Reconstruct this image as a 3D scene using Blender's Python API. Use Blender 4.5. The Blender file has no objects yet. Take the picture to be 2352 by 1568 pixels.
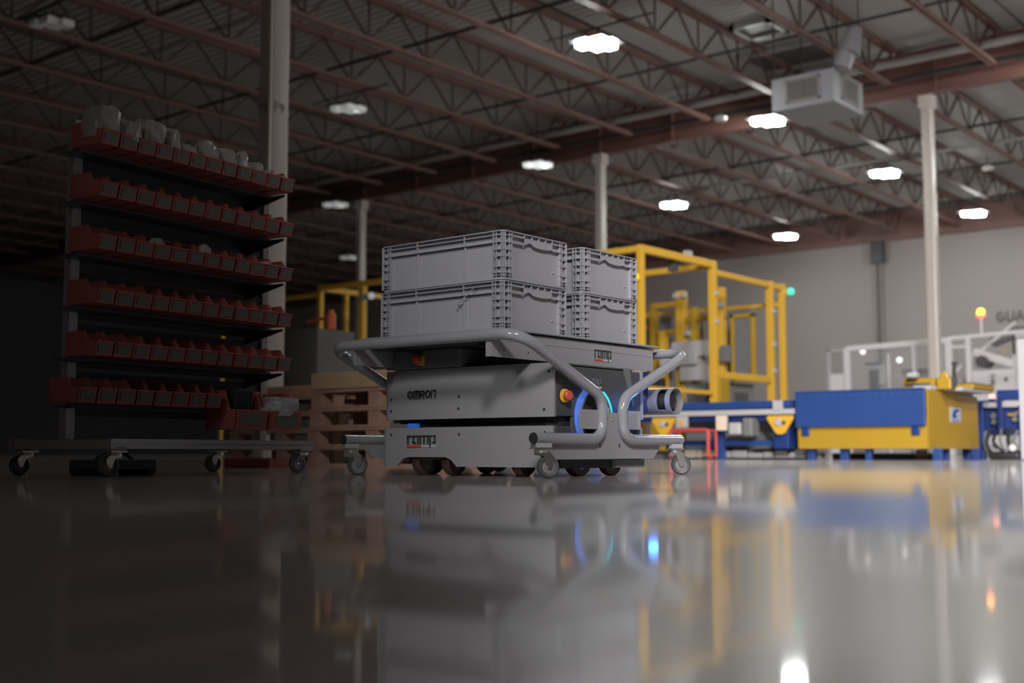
import bpy, bmesh, math, random
from mathutils import Vector, Matrix
random.seed(7)
PI = math.pi
SC = bpy.context.scene
COL = SC.collection

# ------------------------------------------------------------------ camera, world, exposure
cam_d = bpy.data.cameras.new('camera')
cam = bpy.data.objects.new('camera', cam_d); COL.objects.link(cam)
cam_d.sensor_width = 36.0
cam_d.lens = 2780 / 2352 * 36
cam_d.clip_end = 300
CAM = Vector((0, 0, 0.091))
FW = Vector((-.632, .775, 0)).normalized()
RT = Vector((FW.y, -FW.x, 0))
pitch = math.atan(252 / 2780)
look = FW * math.cos(pitch) + Vector((0, 0, math.sin(pitch)))
upv = RT.cross(look)
cam.matrix_world = Matrix(((RT.x, upv.x, -look.x, CAM.x), (RT.y, upv.y, -look.y, CAM.y),
                           (RT.z, upv.z, -look.z, CAM.z), (0, 0, 0, 1)))
cam_d.dof.use_dof = True
cam_d.dof.focus_distance = 4.3
cam_d.dof.aperture_fstop = 2.3
SC.camera = cam
W = bpy.data.worlds.new('world'); SC.world = W; W.use_nodes = True
W.node_tree.nodes['Background'].inputs[0].default_value = (.004, .004, .0045, 1)
W.node_tree.nodes['Background'].inputs[1].default_value = 1.0
SC.view_settings.view_transform = 'Standard'
SC.view_settings.look = 'None'
SC.view_settings.gamma = 1
SC.view_settings.exposure = 0.0
SC.view_settings.use_curve_mapping = False
SC.cycles.use_denoising = True
SC.cycles.max_bounces = 6
SC.cycles.sample_clamp_indirect = 6

# (x, y, radiance) of every high bay lamp; those with seen=False hang outside the frame
LAMPS = [
    (-11.5, 16.4, 80), (-17.6, 16.4, 0.19), (-17.6, 22.6, .8), (-24.9, 22.75, 0.2), (-11.5, 22.6, 105),
    (-17.6, 28.8, 60), (-11.5, 28.8, 115), (-17.45, 35.35, 80), (-11.5, 35.35, 115), (-31.4, 29.4, 0.13),
    (-17.7, 10.0, 0.012)]
LAMPS_OUT = [(-5.4, 16.4, 45), (-5.4, 22.6, 115), (-5.4, 28.8, 110), (-5.4, 35.3, 110), (-5.4, 10.1, 20), (-5.4, 3.8, 5),
             (.7, 16.4, 45), (6.8, 10.1, 30)]
def fill_spot(name, p, aim, power, size, blend, col=(1, .97, .97), rad=.25):
    l = bpy.data.lights.new(name, 'SPOT'); l.energy = power; l.color = col
    l.spot_size = math.radians(size); l.spot_blend = blend; l.shadow_soft_size = rad
    o = bpy.data.objects.new(name, l); COL.objects.link(o); o.location = p
    o.rotation_euler = Vector(aim).normalized().to_track_quat('-Z', 'Y').to_euler()
# added fill spots without fixtures; the first fades left to keep the rack dark
fill_spot('aisle_fill', (3.5, -2.95, 5.6), (-.325, .885, -.30), 12600, 59, 1.0, rad=.8)
fill_spot('cart_fill', (-.5, -6.0, 4.2), (-1.9, 10.2, -3.6), 1050, 21, 1.0, rad=.9)  # added fill for the near faces of cart and totes, out of view
fill_spot('bay_fill', (1.5, 4.5, 6.8), (-.57, .76, -.44), 5000, 56, .9, rad=.8)  # added fill on the machine and cage, not one of the bay lamps

# ------------------------------------------------------------------ materials
MATS = {}
def mat(name, col, rough=.5, metal=0., emis=None, es=0., noise=0., nscale=8., bump=0., coat=0., alpha=1., ior=None):
    if name in MATS: return MATS[name]
    m = bpy.data.materials.new(name); m.use_nodes = True
    nt = m.node_tree; b = nt.nodes['Principled BSDF']
    b.inputs['Base Color'].default_value = (*col, 1)
    b.inputs['Roughness'].default_value = rough
    b.inputs['Metallic'].default_value = metal
    if ior: b.inputs['IOR'].default_value = ior
    if coat:
        b.inputs['Coat Weight'].default_value = coat; b.inputs['Coat Roughness'].default_value = .03
    if emis:
        b.inputs['Emission Color'].default_value = (*emis, 1); b.inputs['Emission Strength'].default_value = es
    if alpha < 1: b.inputs['Alpha'].default_value = alpha
    if noise or bump:
        tc = nt.nodes.new('ShaderNodeTexCoord'); n = nt.nodes.new('ShaderNodeTexNoise')
        n.inputs['Scale'].default_value = nscale; n.inputs['Detail'].default_value = 4
        nt.links.new(tc.outputs['Object'], n.inputs['Vector'])
        if noise:
            r = nt.nodes.new('ShaderNodeMapRange')
            r.inputs['To Min'].default_value = 1 - noise; r.inputs['To Max'].default_value = 1 + noise
            nt.links.new(n.outputs['Fac'], r.inputs['Value'])
            mx = nt.nodes.new('ShaderNodeVectorMath'); mx.operation = 'SCALE'
            mx.inputs[0].default_value = col
            nt.links.new(r.outputs['Result'], mx.inputs['Scale'])
            nt.links.new(mx.outputs['Vector'], b.inputs['Base Color'])
            r2 = nt.nodes.new('ShaderNodeMapRange')
            r2.inputs['To Min'].default_value = max(0, rough - .06); r2.inputs['To Max'].default_value = min(1, rough + .06)
            nt.links.new(n.outputs['Fac'], r2.inputs['Value']); nt.links.new(r2.outputs['Result'], b.inputs['Roughness'])
        if bump:
            bp = nt.nodes.new('ShaderNodeBump'); bp.inputs['Strength'].default_value = bump; bp.inputs['Distance'].default_value = .01
            nt.links.new(n.outputs['Fac'], bp.inputs['Height']); nt.links.new(bp.outputs['Normal'], b.inputs['Normal'])
    MATS[name] = m
    return m

GREY = mat('grey_paint', (.30, .30, .315), .33, noise=.05, nscale=3)
PANEL = mat('grey_panel', (.30, .30, .31), .42, noise=.05, nscale=2)
TUBE = mat('tube_paint', (.30, .305, .33), .16, coat=.6)
TOTE = mat('tote_plastic', (.33, .33, .355), .42, noise=.04, nscale=6)
DARK = mat('dark_plastic', (.03, .03, .031), .5, noise=.1)
DARKG = mat('dark_grey_metal', (.075, .075, .08), .45, noise=.1)
BLACK = mat('black_rubber', (.018, .018, .018), .6, noise=.1)
CHROME = mat('zinc', (.72, .71, .70), .22, 1, noise=.06, nscale=40)
STEEL = mat('brushed_steel', (.42, .41, .43), .26, .5)
TREAD = mat('red_brown_tread', (.07, .038, .033), .5, noise=.15)
GTYRE = mat('grey_rubber', (.075, .075, .08), .45, noise=.1)
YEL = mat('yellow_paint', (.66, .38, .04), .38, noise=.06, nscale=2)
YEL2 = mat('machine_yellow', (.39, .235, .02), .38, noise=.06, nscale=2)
BLUE = mat('machine_blue', (.020, .056, .20), .38, noise=.08, nscale=3)
BLUED = mat('machine_dark_blue', (.012, .035, .16), .42, noise=.12, nscale=5)
WHITE = mat('white_paint', (.70, .67, .68), .4, noise=.05, nscale=2)
COLUMN = mat('column_paint', (.62, .55, .50), .28, noise=.04, nscale=1.5)
RUST = mat('red_primer', (.25, .14, .118), .55, noise=.22, nscale=2)
RUSTD = mat('web_primer', (.12, .07, .06), .6, noise=.2, nscale=2)
DECK = mat('galvanised_deck', (.48, .46, .44), .45, noise=.12, nscale=.8)
PIPE = mat('pipe_grey', (.40, .38, .36), .35, noise=.08)
PIPED = mat('pipe_dark', (.035, .035, .035), .5, noise=.08)
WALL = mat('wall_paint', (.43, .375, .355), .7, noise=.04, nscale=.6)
WALLD = mat('wall_dark', (.10, .095, .095), .8, noise=.05, nscale=.6)  # left wall only: colour darkened to stand in for shade at that end
RED = mat('bin_red', (.36, .10, .082), .35, noise=.08, nscale=10)
REDT = mat('red_tube', (.50, .06, .06), .35, noise=.05)
ALU = mat('aluminium', (.46, .46, .47), .38, .7, noise=.05, nscale=20)
CARD = mat('label_card', (.12, .13, .12), .5, noise=.3, nscale=60)
BAG = mat('bag_white', (.34, .32, .31), .35, noise=.2, nscale=30, bump=.4)
BAGC = mat('bag_clear', (.35, .36, .36), .18, noise=.25, nscale=40, bump=.6)
WOOD = mat('pallet_wood', (.42, .26, .19), .7, noise=.3, nscale=9, bump=.3)
WOODL = mat('pallet_wood_light', (.48, .27, .15), .7, noise=.25, nscale=9, bump=.3)
CARDB = mat('cardboard', (.50, .34, .20), .75, noise=.1, nscale=5)
ORANGE = mat('orange_plastic', (.75, .17, .05), .4, noise=.05)
REDBTN = mat('button_red', (.62, .10, .06), .35, noise=.05)
YELBTN = mat('button_yellow', (.78, .50, .05), .4, noise=.05)
INK = mat('logo_ink', (.045, .043, .042), .5)
INKR = mat('logo_red', (.62, .07, .045), .5)
INKW = mat('logo_white', (.50, .50, .53), .5)
INKL = mat('logo_silver', (.20, .20, .22), .4, .3)
HVAC = mat('hvac_sheet', (.30, .295, .315), .4, .1, noise=.06, nscale=2)
GRILL = mat('grille_grey', (.15, .14, .135), .5, noise=.05)
FRAMEP = mat('grille_frame', (.27, .235, .225), .5, noise=.05)
GREYM = mat('machine_grey', (.42, .41, .41), .45, noise=.06)
GUNM = mat('gun_grey', (.16, .165, .16), .5, noise=.1)
LENS_G = mat('green_lamp', (.05, .6, .5), .3, emis=(.04, .72, .50), es=1.0)
LENS_Y = mat('amber_lamp', (.9, .6, .1), .3, emis=(1.0, .62, .05), es=4)
LENS_YR = mat('amber_lamp_base', (.9, .1, .05), .3, emis=(1.0, .05, .03), es=7)
LENS_R = mat('red_lamp', (.9, .1, .1), .3, emis=(1, .25, .22), es=4.0)
LENS_W = mat('white_lamp', (.9, .9, .9), .3, emis=(.95, 1, .97), es=1.3)
RING = mat('blue_ring', (.05, .15, .6), .3, emis=(.10, .18, .62), es=.6)
RINGB = mat('cyan_ring', (.05, .5, .6), .3, emis=(.03, .55, .75), es=1.0)
BLUEGLOW = mat('blue_glow', (.03, .12, .5), .3, emis=(.01, .045, .22), es=.9)  # faintly emissive blue, on the lower ring arc and a wheel hub
STRAPB = mat('blue_strap', (.012, .03, .12), .4)

def floor_material():
    m = bpy.data.materials.new('polished_floor'); m.use_nodes = True
    nt = m.node_tree; b = nt.nodes['Principled BSDF']; L = nt.links.new
    tc = nt.nodes.new('ShaderNodeTexCoord')
    n = nt.nodes.new('ShaderNodeTexNoise'); n.inputs['Scale'].default_value = .7; n.inputs['Detail'].default_value = 6
    L(tc.outputs['Object'], n.inputs['Vector'])
    cr = nt.nodes.new('ShaderNodeValToRGB')
    cr.color_ramp.elements[0].position = .3; cr.color_ramp.elements[0].color = (.54, .50, .485, 1)
    cr.color_ramp.elements[1].position = .7; cr.color_ramp.elements[1].color = (.62, .575, .56, 1)
    L(n.outputs['Fac'], cr.inputs['Fac']); L(cr.outputs['Color'], b.inputs['Base Color'])
    r = nt.nodes.new('ShaderNodeMapRange'); r.inputs['To Min'].default_value = .30; r.inputs['To Max'].default_value = .38
    L(n.outputs['Fac'], r.inputs['Value']); L(r.outputs['Result'], b.inputs['Roughness'])
    b.inputs['Metallic'].default_value = .3
    b.inputs['Specular IOR Level'].default_value = .8
    b.inputs['Coat Weight'].default_value = .75
    b.inputs['Coat Roughness'].default_value = .052
    b.inputs['Coat IOR'].default_value = 1.5
    # very slight waviness of the coating
    n2 = nt.nodes.new('ShaderNodeTexNoise'); n2.inputs['Scale'].default_value = 1.6; n2.inputs['Detail'].default_value = 2
    L(tc.outputs['Object'], n2.inputs['Vector'])
    bp = nt.nodes.new('ShaderNodeBump'); bp.inputs['Strength'].default_value = .05; bp.inputs['Distance'].default_value = .01
    L(n2.outputs['Fac'], bp.inputs['Height'])
    L(bp.outputs['Normal'], b.inputs['Coat Normal'])
    return m

# ------------------------------------------------------------------ mesh helpers
class MB:
    def __init__(s): s.v = []; s.f = []
    def add(s, vs, fs):
        o = len(s.v); s.v += [tuple(v) for v in vs]; s.f += [tuple(i + o for i in f) for f in fs]; return s
    def box(s, x0, x1, y0, y1, z0, z1):
        return s.add([(x0,y0,z0),(x1,y0,z0),(x1,y1,z0),(x0,y1,z0),(x0,y0,z1),(x1,y0,z1),(x1,y1,z1),(x0,y1,z1)],
                     [(0,3,2,1),(4,5,6,7),(0,1,5,4),(1,2,6,5),(2,3,7,6),(3,0,4,7)])
    def beam(s, p, q, w, h, up=(0,0,1)):
        p, q = Vector(p), Vector(q); d = (q - p).normalized(); u = Vector(up)
        if abs(d.dot(u)) > .98: u = Vector((1, 0, 0))
        a = d.cross(u).normalized(); b = a.cross(d).normalized()
        vs = []
        for c in (p, q):
            for i, j in ((-1,-1),(1,-1),(1,1),(-1,1)): vs.append(c + a * (w/2*i) + b * (h/2*j))
        return s.add(vs, [(0,1,2,3),(7,6,5,4),(0,4,5,1),(1,5,6,2),(2,6,7,3),(3,7,4,0)])
    def tube(s, pts, r, n=12, cap=True, closed=False):
        pts = [Vector(p) for p in pts]; m = len(pts)
        T = []
        for i in range(m):
            if closed: t = pts[(i+1) % m] - pts[i-1]
            else: t = pts[min(i+1, m-1)] - pts[max(i-1, 0)]
            T.append(t.normalized())
        u = Vector((0,0,1))
        if abs(T[0].dot(u)) > .9: u = Vector((1,0,0))
        a = T[0].cross(u).normalized(); o = len(s.v)
        for i in range(m):
            a = (a - T[i] * a.dot(T[i])).normalized(); b = T[i].cross(a)
            rr = r[i] if isinstance(r, (list, tuple)) else r
            for k in range(n):
                t = 2*PI*k/n; s.v.append(tuple(pts[i] + (a*math.cos(t) + b*math.sin(t)) * rr))
        for i in range(m if closed else m-1):
            i2 = (i+1) % m
            for k in range(n):
                k2 = (k+1) % n
                s.f.append((o+i*n+k, o+i*n+k2, o+i2*n+k2, o+i2*n+k))
        if cap and not closed:
            s.f.append(tuple(o + k for k in range(n))[::-1]); s.f.append(tuple(o + (m-1)*n + k for k in range(n)))
        return s
    def lathe(s, prof, c, axis, n=24):
        # prof: (radius, along) pairs; closed along the axis by r=0 ends or open
        c = Vector(c); d = Vector(axis).normalized()
        u = Vector((0,0,1)) if abs(d.z) < .9 else Vector((1,0,0))
        a = d.cross(u).normalized(); b = d.cross(a); o = len(s.v)
        for r, h in prof:
            for k in range(n):
                t = 2*PI*k/n; s.v.append(tuple(c + d*h + (a*math.cos(t) + b*math.sin(t))*r))
        for i in range(len(prof)-1):
            for k in range(n):
                k2 = (k+1) % n; s.f.append((o+i*n+k, o+i*n+k2, o+(i+1)*n+k2, o+(i+1)*n+k))
        return s
    def prism(s, poly, fn, t0, t1):
        # poly: 2D list; fn(a, b, t) -> 3D
        n = len(poly)
        vs = [fn(a, b, t0) for a, b in poly] + [fn(a, b, t1) for a, b in poly]
        fs = [tuple(range(n))[::-1], tuple(range(n, 2*n))]
        for i in range(n):
            j = (i+1) % n; fs.append((i, j, n+j, n+i))
        return s.add(vs, fs)
    def mesh(s, name, m, smooth=False, bevel=0, seg=2):
        me = bpy.data.meshes.new(name)
        me.from_pydata(s.v, [], s.f)
        bm = bmesh.new(); bm.from_mesh(me)
        bmesh.ops.recalc_face_normals(bm, faces=bm.faces)
        if bevel:
            es = [e for e in bm.edges if len(e.link_faces) == 2 and e.calc_face_angle(0) > .6]
            bmesh.ops.bevel(bm, geom=es, offset=bevel, segments=seg, profile=.5, affect='EDGES', clamp_overlap=True)
        bm.to_mesh(me); bm.free()
        me.materials.append(m)
        if smooth:
            me.polygons.foreach_set('use_smooth', [True]*len(me.polygons))
            me.set_sharp_from_angle(angle=math.radians(40))
        return me
    def build(s, name, m, parent=None, smooth=False, bevel=0, seg=2, loc=None):
        o = bpy.data.objects.new(name, s.mesh(name, m, smooth, bevel, seg)); COL.objects.link(o)
        if parent: o.parent = parent
        if loc: o.location = loc
        return o

def tag(o, label=None, cat=None, group=None, kind=None):
    if label: o['label'] = label
    if cat: o['category'] = cat
    if group: o['group'] = group
    if kind: o['kind'] = kind
    return o
def empty(name, loc=(0,0,0), rz=0, **k):
    o = bpy.data.objects.new(name, None); COL.objects.link(o); o.location = loc; o.rotation_euler = (0,0,rz)
    o.empty_display_size = .1
    return tag(o, **k)
def copy_tree(o, parent=None):
    c = o.copy(); COL.objects.link(c)
    if parent: c.parent = parent
    for ch in list(o.children): copy_tree(ch, c)
    return c
def fillet(pts, r, n=7):
    pts = [Vector(p) for p in pts]; out = [pts[0]]
    for i in range(1, len(pts)-1):
        p0, p, p1 = pts[i-1], pts[i], pts[i+1]
        a = (p0-p); b = (p1-p); rr = min(r[i] if isinstance(r, dict) and i in r else (r if not isinstance(r, dict) else .05), a.length*.49, b.length*.49)
        A = p + a.normalized()*rr; B = p + b.normalized()*rr
        for k in range(n+1):
            t = k/n; out.append(A*(1-t)**2 + p*2*t*(1-t) + B*t*t)
    out.append(pts[-1])
    return out
def rrect(x0, x1, y0, y1, r, n=5):
    o = []
    for cx, cy, a0 in ((x1-r, y1-r, 0), (x0+r, y1-r, 90), (x0+r, y0+r, 180), (x1-r, y0+r, 270)):
        for k in range(n+1):
            a = math.radians(a0 + 90*k/n); o.append((cx+r*math.cos(a), cy+r*math.sin(a)))
    return o
XY = lambda a, b, t: (a, b, t)
YZ = lambda a, b, t: (t, a, b)
XZ = lambda a, b, t: (a, t, b)

# stroke lettering: glyph -> strokes in a unit cell (height 1)
def arc(cx, cy, rx, ry, a0, a1, n=10):
    return [(cx+rx*math.cos(math.radians(a0+(a1-a0)*k/n)), cy+ry*math.sin(math.radians(a0+(a1-a0)*k/n))) for k in range(n+1)]
GL = {
    'O': (.78, [arc(.39, .5, .31, .42, 0, 360, 20)]),
    'M': (.92, [[(.08,0),(.08,.92),(.62,.92),(.74,.9),(.84,.78),(.84,0)], [(.46,0),(.46,.92)]]),
    'R': (.72, [[(.08,0),(.08,.92),(.45,.92),(.6,.85),(.62,.68),(.55,.52),(.42,.46),(.08,.46)], [(.36,.46),(.62,0)]]),
    'N': (.72, [[(.08,0),(.08,.92),(.45,.92),(.58,.88),(.64,.76),(.64,0)]]),
    'r': (.55, [[(.08,0),(.08,.93),(.46,.93)]]),
    'a': (.72, [[(.31,.07),(.18,.07),(.08,.16),(.08,.93),(.62,.93),(.62,0)]]),
    'm': (1.02, [[(.08,0),(.08,.93),(.94,.93),(.94,0)], [(.5,.93),(.5,0)]]),
    'p': (.72, [[(.08,-.42),(.08,.93),(.62,.93),(.62,.07),(.38,.07)]]),
    'F': (.6, [[(.1,0),(.1,1),(.55,1)], [(.1,.55),(.45,.55)]]),
    '9': (.65, [arc(.33, .7, .23, .28, 0, 360, 14), [(.56,.7),(.52,.3),(.3,.02)]]),
    'G': (.9, [arc(.44, .5, .36, .45, 50, 310, 14) + [(.8,.45),(.5,.45)]]),
    'U': (.85, [[(.08,1),(.08,.25),(.2,.05),(.6,.05),(.74,.25),(.74,1)]]),
    'A': (.9, [[(.04,0),(.42,1),(.8,0)], [(.2,.33),(.66,.33)]]),
}
def lettering(mb, text, org, ax, up, nrm, h, sw=.15, track=.12, depth=.0015, stretch=1., slant=0.):
    org, ax, up, nrm = Vector(org), Vector(ax), Vector(up), Vector(nrm)
    x = 0
    for ch in text:
        w, strokes = GL[ch]
        for st in strokes:
            for i in range(len(st)-1):
                p, q = Vector(st[i]), Vector(st[i+1]); d = (q-p)
                if d.length < 1e-6: continue
                d.normalize(); e = sw*.48
                p2 = p - d*e*(1 if len(st) < 8 else .35); q2 = q + d*e*(1 if len(st) < 8 else .35)
                nn = Vector((-d.y, d.x))*sw/2
                c = [p2-nn, q2-nn, q2+nn, p2+nn]
                P = [org + ax*((x + k.x*stretch + k.y*slant)*h) + up*(k.y*h) for k in c]
                mb.add(P + [k + nrm*depth for k in P], [(3,2,1,0),(4,5,6,7),(0,1,5,4),(1,2,6,5),(2,3,7,6),(3,0,4,7)])
        x += (w*stretch + track)
    return x*h

# ------------------------------------------------------------------ SETTING
XL, XR, YF, YB = -48.0, 14.0, -12.0, 39.2
fl = MB().box(XL, XR, YF, YB, -.2, 0).build('floor', floor_material()); tag(fl, kind='structure')
wb = MB().box(XL, XR, YB, YB+.3, 0, 8.4).build('wall_back', WALL); tag(wb, kind='structure')
wr = MB().box(XR, XR+.3, YF, YB, 0, 8.4).build('wall_right', WALL); tag(wr, kind='structure')
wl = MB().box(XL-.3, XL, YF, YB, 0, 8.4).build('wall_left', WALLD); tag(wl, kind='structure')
wf = MB().box(XL, XR, YF-.3, YF, 0, 8.4).build('wall_front', WALL); tag(wf, kind='structure')
# corrugated roof deck: trapezoid ribs running along x
c = MB(); y = YF; prof = []
while y < YB:
    prof += [(y, 8.10), (y+.08, 8.10), (y+.10, 8.145), (y+.18, 8.145)]; y += .2
prof.append((YB, 8.10))
vs = []; fs = []
for i, (yy, zz) in enumerate(prof):
    vs += [(XL, yy, zz), (XR, yy, zz)]
    if i: fs.append((2*i-2, 2*i-1, 2*i+1, 2*i))
c.add(vs, fs)
ceil = c.build('ceiling', DECK); tag(ceil, kind='structure')
tag(MB().box(XL, XR, YF, YB, 8.4, 8.5).build('trim_1', DARKG), kind='structure')
# red ledger beam at the head of the back wall
tag(MB().box(XL, XR, YB-.22, YB-.001, 7.12, 8.05).build('trim_2', RUST), kind='structure')

# girders (children of the ceiling)
def girder(y):
    g = MB()
    z0, z1 = 7.08, 7.98
    g.box(XL+.1, XR-.1, y-.11, y+.11, z0, z0+.03); g.box(XL+.1, XR-.1, y-.11, y+.11, z1-.03, z1); g.box(XL+.1, XR-.1, y-.012, y+.012, z0+.03, z1-.03)
    x = -44.2
    while x < XR-1: g.box(x-.012, x+.012, y-.1, y+.1, z0+.03, z1-.03); x += 2.0
    return g.build('girder', mat('girder_primer', (.20,.095,.078), .5, noise=.15, nscale=1.5), ceil)
for y in (7.2, 23.23, -8.0): girder(y)

# open web joists, one mesh set per bay, copied
def joist_parts(y0, y1):
    top = MB(); bot = MB(); web = MB()
    zt, zb = 8.04, 7.30
    for s in (-1, 1):
        top.box(s*.045-.022 if s<0 else .023, -.023 if s<0 else .067, y0, y1, zt-.05, zt+.05)
        bot.box(s*.045-.022 if s<0 else .023, -.023 if s<0 else .067, y0+.35, y1-.35, zb-.03, zb+.03)
    n = 10; L = (y1-y0-1.0); st = L/n; ya = y0+.5
    for i in range(n):
        a, m_, b_ = ya+i*st, ya+(i+.5)*st, ya+(i+1)*st
        web.beam((0,a,zt-.05), (0,m_,zb), .035, .035); web.beam((0,m_,zb), (0,b_,zt-.05), .035, .035)
        web.beam((0,m_,zb), (0,m_,zt-.05), .028, .028)
    web.beam((0,y0+.12,zt-.03), (0,y0+.55,zb), .035, .035); web.beam((0,y1-.12,zt-.03), (0,y1-.55,zb), .035, .035)
    return top.mesh('top_chord', RUST), bot.mesh('bottom_chord', RUST), web.mesh('web', RUSTD)
for (y0, y1, xa, xb) in ((7.33, 23.1, -46, 12), (23.36, 38.95, -46, 12), (-7.85, 7.07, -24, 12)):
    tm, bm_, wm = joist_parts(y0, y1)
    k = math.ceil((xa+15.05)/2.02)
    while True:
        x = -15.05 + 2.02*k; k += 1
        if x > xb: break
        j = bpy.data.objects.new('roof_joist', tm); COL.objects.link(j); j.parent = ceil; j.location = (x, 0, 0)
        for nm, me in (('bottom_chord', bm_), ('web', wm)):
            o = bpy.data.objects.new(nm, me); COL.objects.link(o); o.parent = j
# pipes and bridging along x
for (y, z, r, m) in ((22.55, 7.62, .075, PIPE), (22.75, 7.35, .05, PIPED), (11.5, 7.36, .03, PIPED), (15.3, 7.36, .03, PIPED), (19.2, 7.36, .03, PIPED),
                     (27.2, 7.36, .03, PIPED), (31.2, 7.36, .03, PIPED), (35.2, 7.36, .03, PIPED), (13.2, 7.72, .035, PIPE), (29.5, 7.5, .045, PIPE)):
    MB().tube([(XL+.1, y, z), (XR-.1, y, z)], r, 8).build('pipe', m, ceil, smooth=True)
for x in (-20.4, -12.2, -6.2):
    MB().tube([(x, 7.4, 7.66), (x, 38.9, 7.66)], .025, 6).build('pipe', PIPED, ceil, smooth=True)
# skylight curb
k = MB(); x0, x1, y0, y1 = -10.85, -10.02, 19.78, 20.6
k.box(x0, x1, y0, y0+.09, 7.98, 8.09).box(x0, x1, y1-.09, y1, 7.98, 8.09).box(x0, x0+.09, y0, y1, 7.98, 8.09).box(x1-.09, x1, y0, y1, 7.98, 8.09)
k.build('roof_curb', PIPE, ceil)
MB().box(x0+.09, x1-.09, y0+.09, y1-.09, 8.05, 8.09).build('curb_lid', DARKG, ceil)

k = MB(); x0, x1, y0, y1 = -11.6, -9.85, 21.4, 22.7
k.box(x0, x1, y0, y0+.08, 7.98, 8.09).box(x0, x1, y1-.08, y1, 7.98, 8.09).box(x0, x0+.08, y0, y1, 7.98, 8.09).box(x1-.08, x1, y0, y1, 7.98, 8.09)
k.build('roof_curb', PIPE, ceil)
MB().box(x0+.08, x1-.08, y0+.08, y1-.08, 8.03, 8.09).build('curb_lid', DARKG, ceil)
# columns
def column(x, y, label, base=0):
    t = empty('steel_column', (x, y, 0), label=label, cat='column', group='white roof columns')
    s = .1
    MB().prism(rrect(-s, s, -s, s, .022, 3), XY, 0.02, 7.07).build('shaft', COLUMN, t, smooth=True)
    MB().box(-.17, .17, -.17, .17, 0, .02).build('base_plate', GREYM, t)
    MB().box(-.14, .14, -.14, .14, 6.82, 7.075).build('cap', COLUMN, t, bevel=.01)
    MB().tube([(.085, -.118, .02), (.085, -.118, 6.8)], .018, 8).build('conduit', COLUMN, t, smooth=True)
    return t
cl = column(-8.66, 7.12, 'large nearest white column rising behind the red bin rack, marked F9')
column(-24.38, 23.23, 'white column behind the left end of the yellow cage')
column(-16.14, 23.1, 'white column behind the rear stack of grey totes')
column(-8.42, 23.3, 'tall cream column behind the blue and yellow machine')
m = MB()
lettering(m, 'F9', (-.075, -.1005, 3.2), (1,0,0), (0,0,1), (0,-1,0), .085, .16, .1)
lettering(m, 'F9', (.1005, -.075, 3.2), (0,1,0), (0,0,1), (1,0,0), .085, .16, .1)
m.build('marking', mat('column_marking', (.22, .2, .2), .5), cl)

# high bay lamps
def lamp(x, y, L, label, i):
    t = empty('high_bay_lamp', (x, y, 6.9), label=label, cat='lamp', group='high bay lamps')
    em = mat('lamp_light_%d' % i, (.9, .9, .9), .4, emis=(.95, 1, .97), es=L*1.32 if L > 20 else L)
    cx = [(0, 0, .35), (-.21, -.14, .19), (.13, .15, .21)]
    h = MB()
    for a, b, s in cx: h.box(a-s/2-.02, a+s/2+.02, b-s/2-.02, b+s/2+.02, .101, .16)
    for a, b, s in cx: h.box(a-s/2-.09, a+s/2+.09, b-s/2-.09, b+s/2+.09, .101, .108)  # thin brim added to keep side light off the bars and ceiling
    h.build('housing', DARKG, t)
    for a, b, s in cx: MB().prism([(-s*.42+a,0),(s*.42+a,0),(s/2+a,.10),(-s/2+a,.10)], XZ, b-s/2, b+s/2).build('diffuser', em, t)
    MB().tube([(0,0,.16), (0,0,.345)], .012, 6).build('stem', PIPED, t)
    MB().box(-1.1, 1.1, -.015, .015, .335, .365).build('hanger_bar', PIPED, t)
    return t
LL = ['brightest nearest high bay lamp, high above the grey totes', 'dim grey high bay lamp beside the top of the white column F9',
      'lit high bay lamp over the tote stack, just left of the middle column top', 'dim high bay lamp beside the top of the far left column',
      'lit high bay lamp hanging just left of the air handling box', 'lit high bay lamp between the middle column and the yellow cage top',
      'lit high bay lamp left of the tall cream column', 'lit high bay lamp low over the back wall beam above the yellow cage',
      'lit high bay lamp farthest right, right of the cream column', 'faint far lamp half hidden behind the far left column',
      'nearly dark unlit high bay lamp in the black upper left corner']
for i, (x, y, L) in enumerate(LAMPS): lamp(x, y, L, LL[i], i)
for i, (x, y, L) in enumerate(LAMPS_OUT):
    lamp(x, y, L, 'high bay lamp out of view to the right, %s from the robot' % ['fifth nearest','sixth nearest','seventh nearest','farthest','second nearest','nearest','fourth nearest','third nearest'][i], 100+i)
# two unlit round sensors under the roof
for (x, y, lb) in ((-12.22, 21.85, 'small round white ceiling sensor left of the lit lamp by the air box'), (-9.37, 29.9, 'small round sensor hanging right of the cream column')):
    t = empty('ceiling_sensor', (x, y, 7.0), label=lb, cat='sensor')
    MB().lathe([(0,-.08),(.12,-.06),(.14,0),(.05,.06),(0,.07)], (0,0,0), (0,0,1), 16).build('dome', WHITE, t, smooth=True)
    MB().tube([(0,0,.05),(0,0,.26)], .012, 6).build('stem', PIPED, t)

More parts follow.
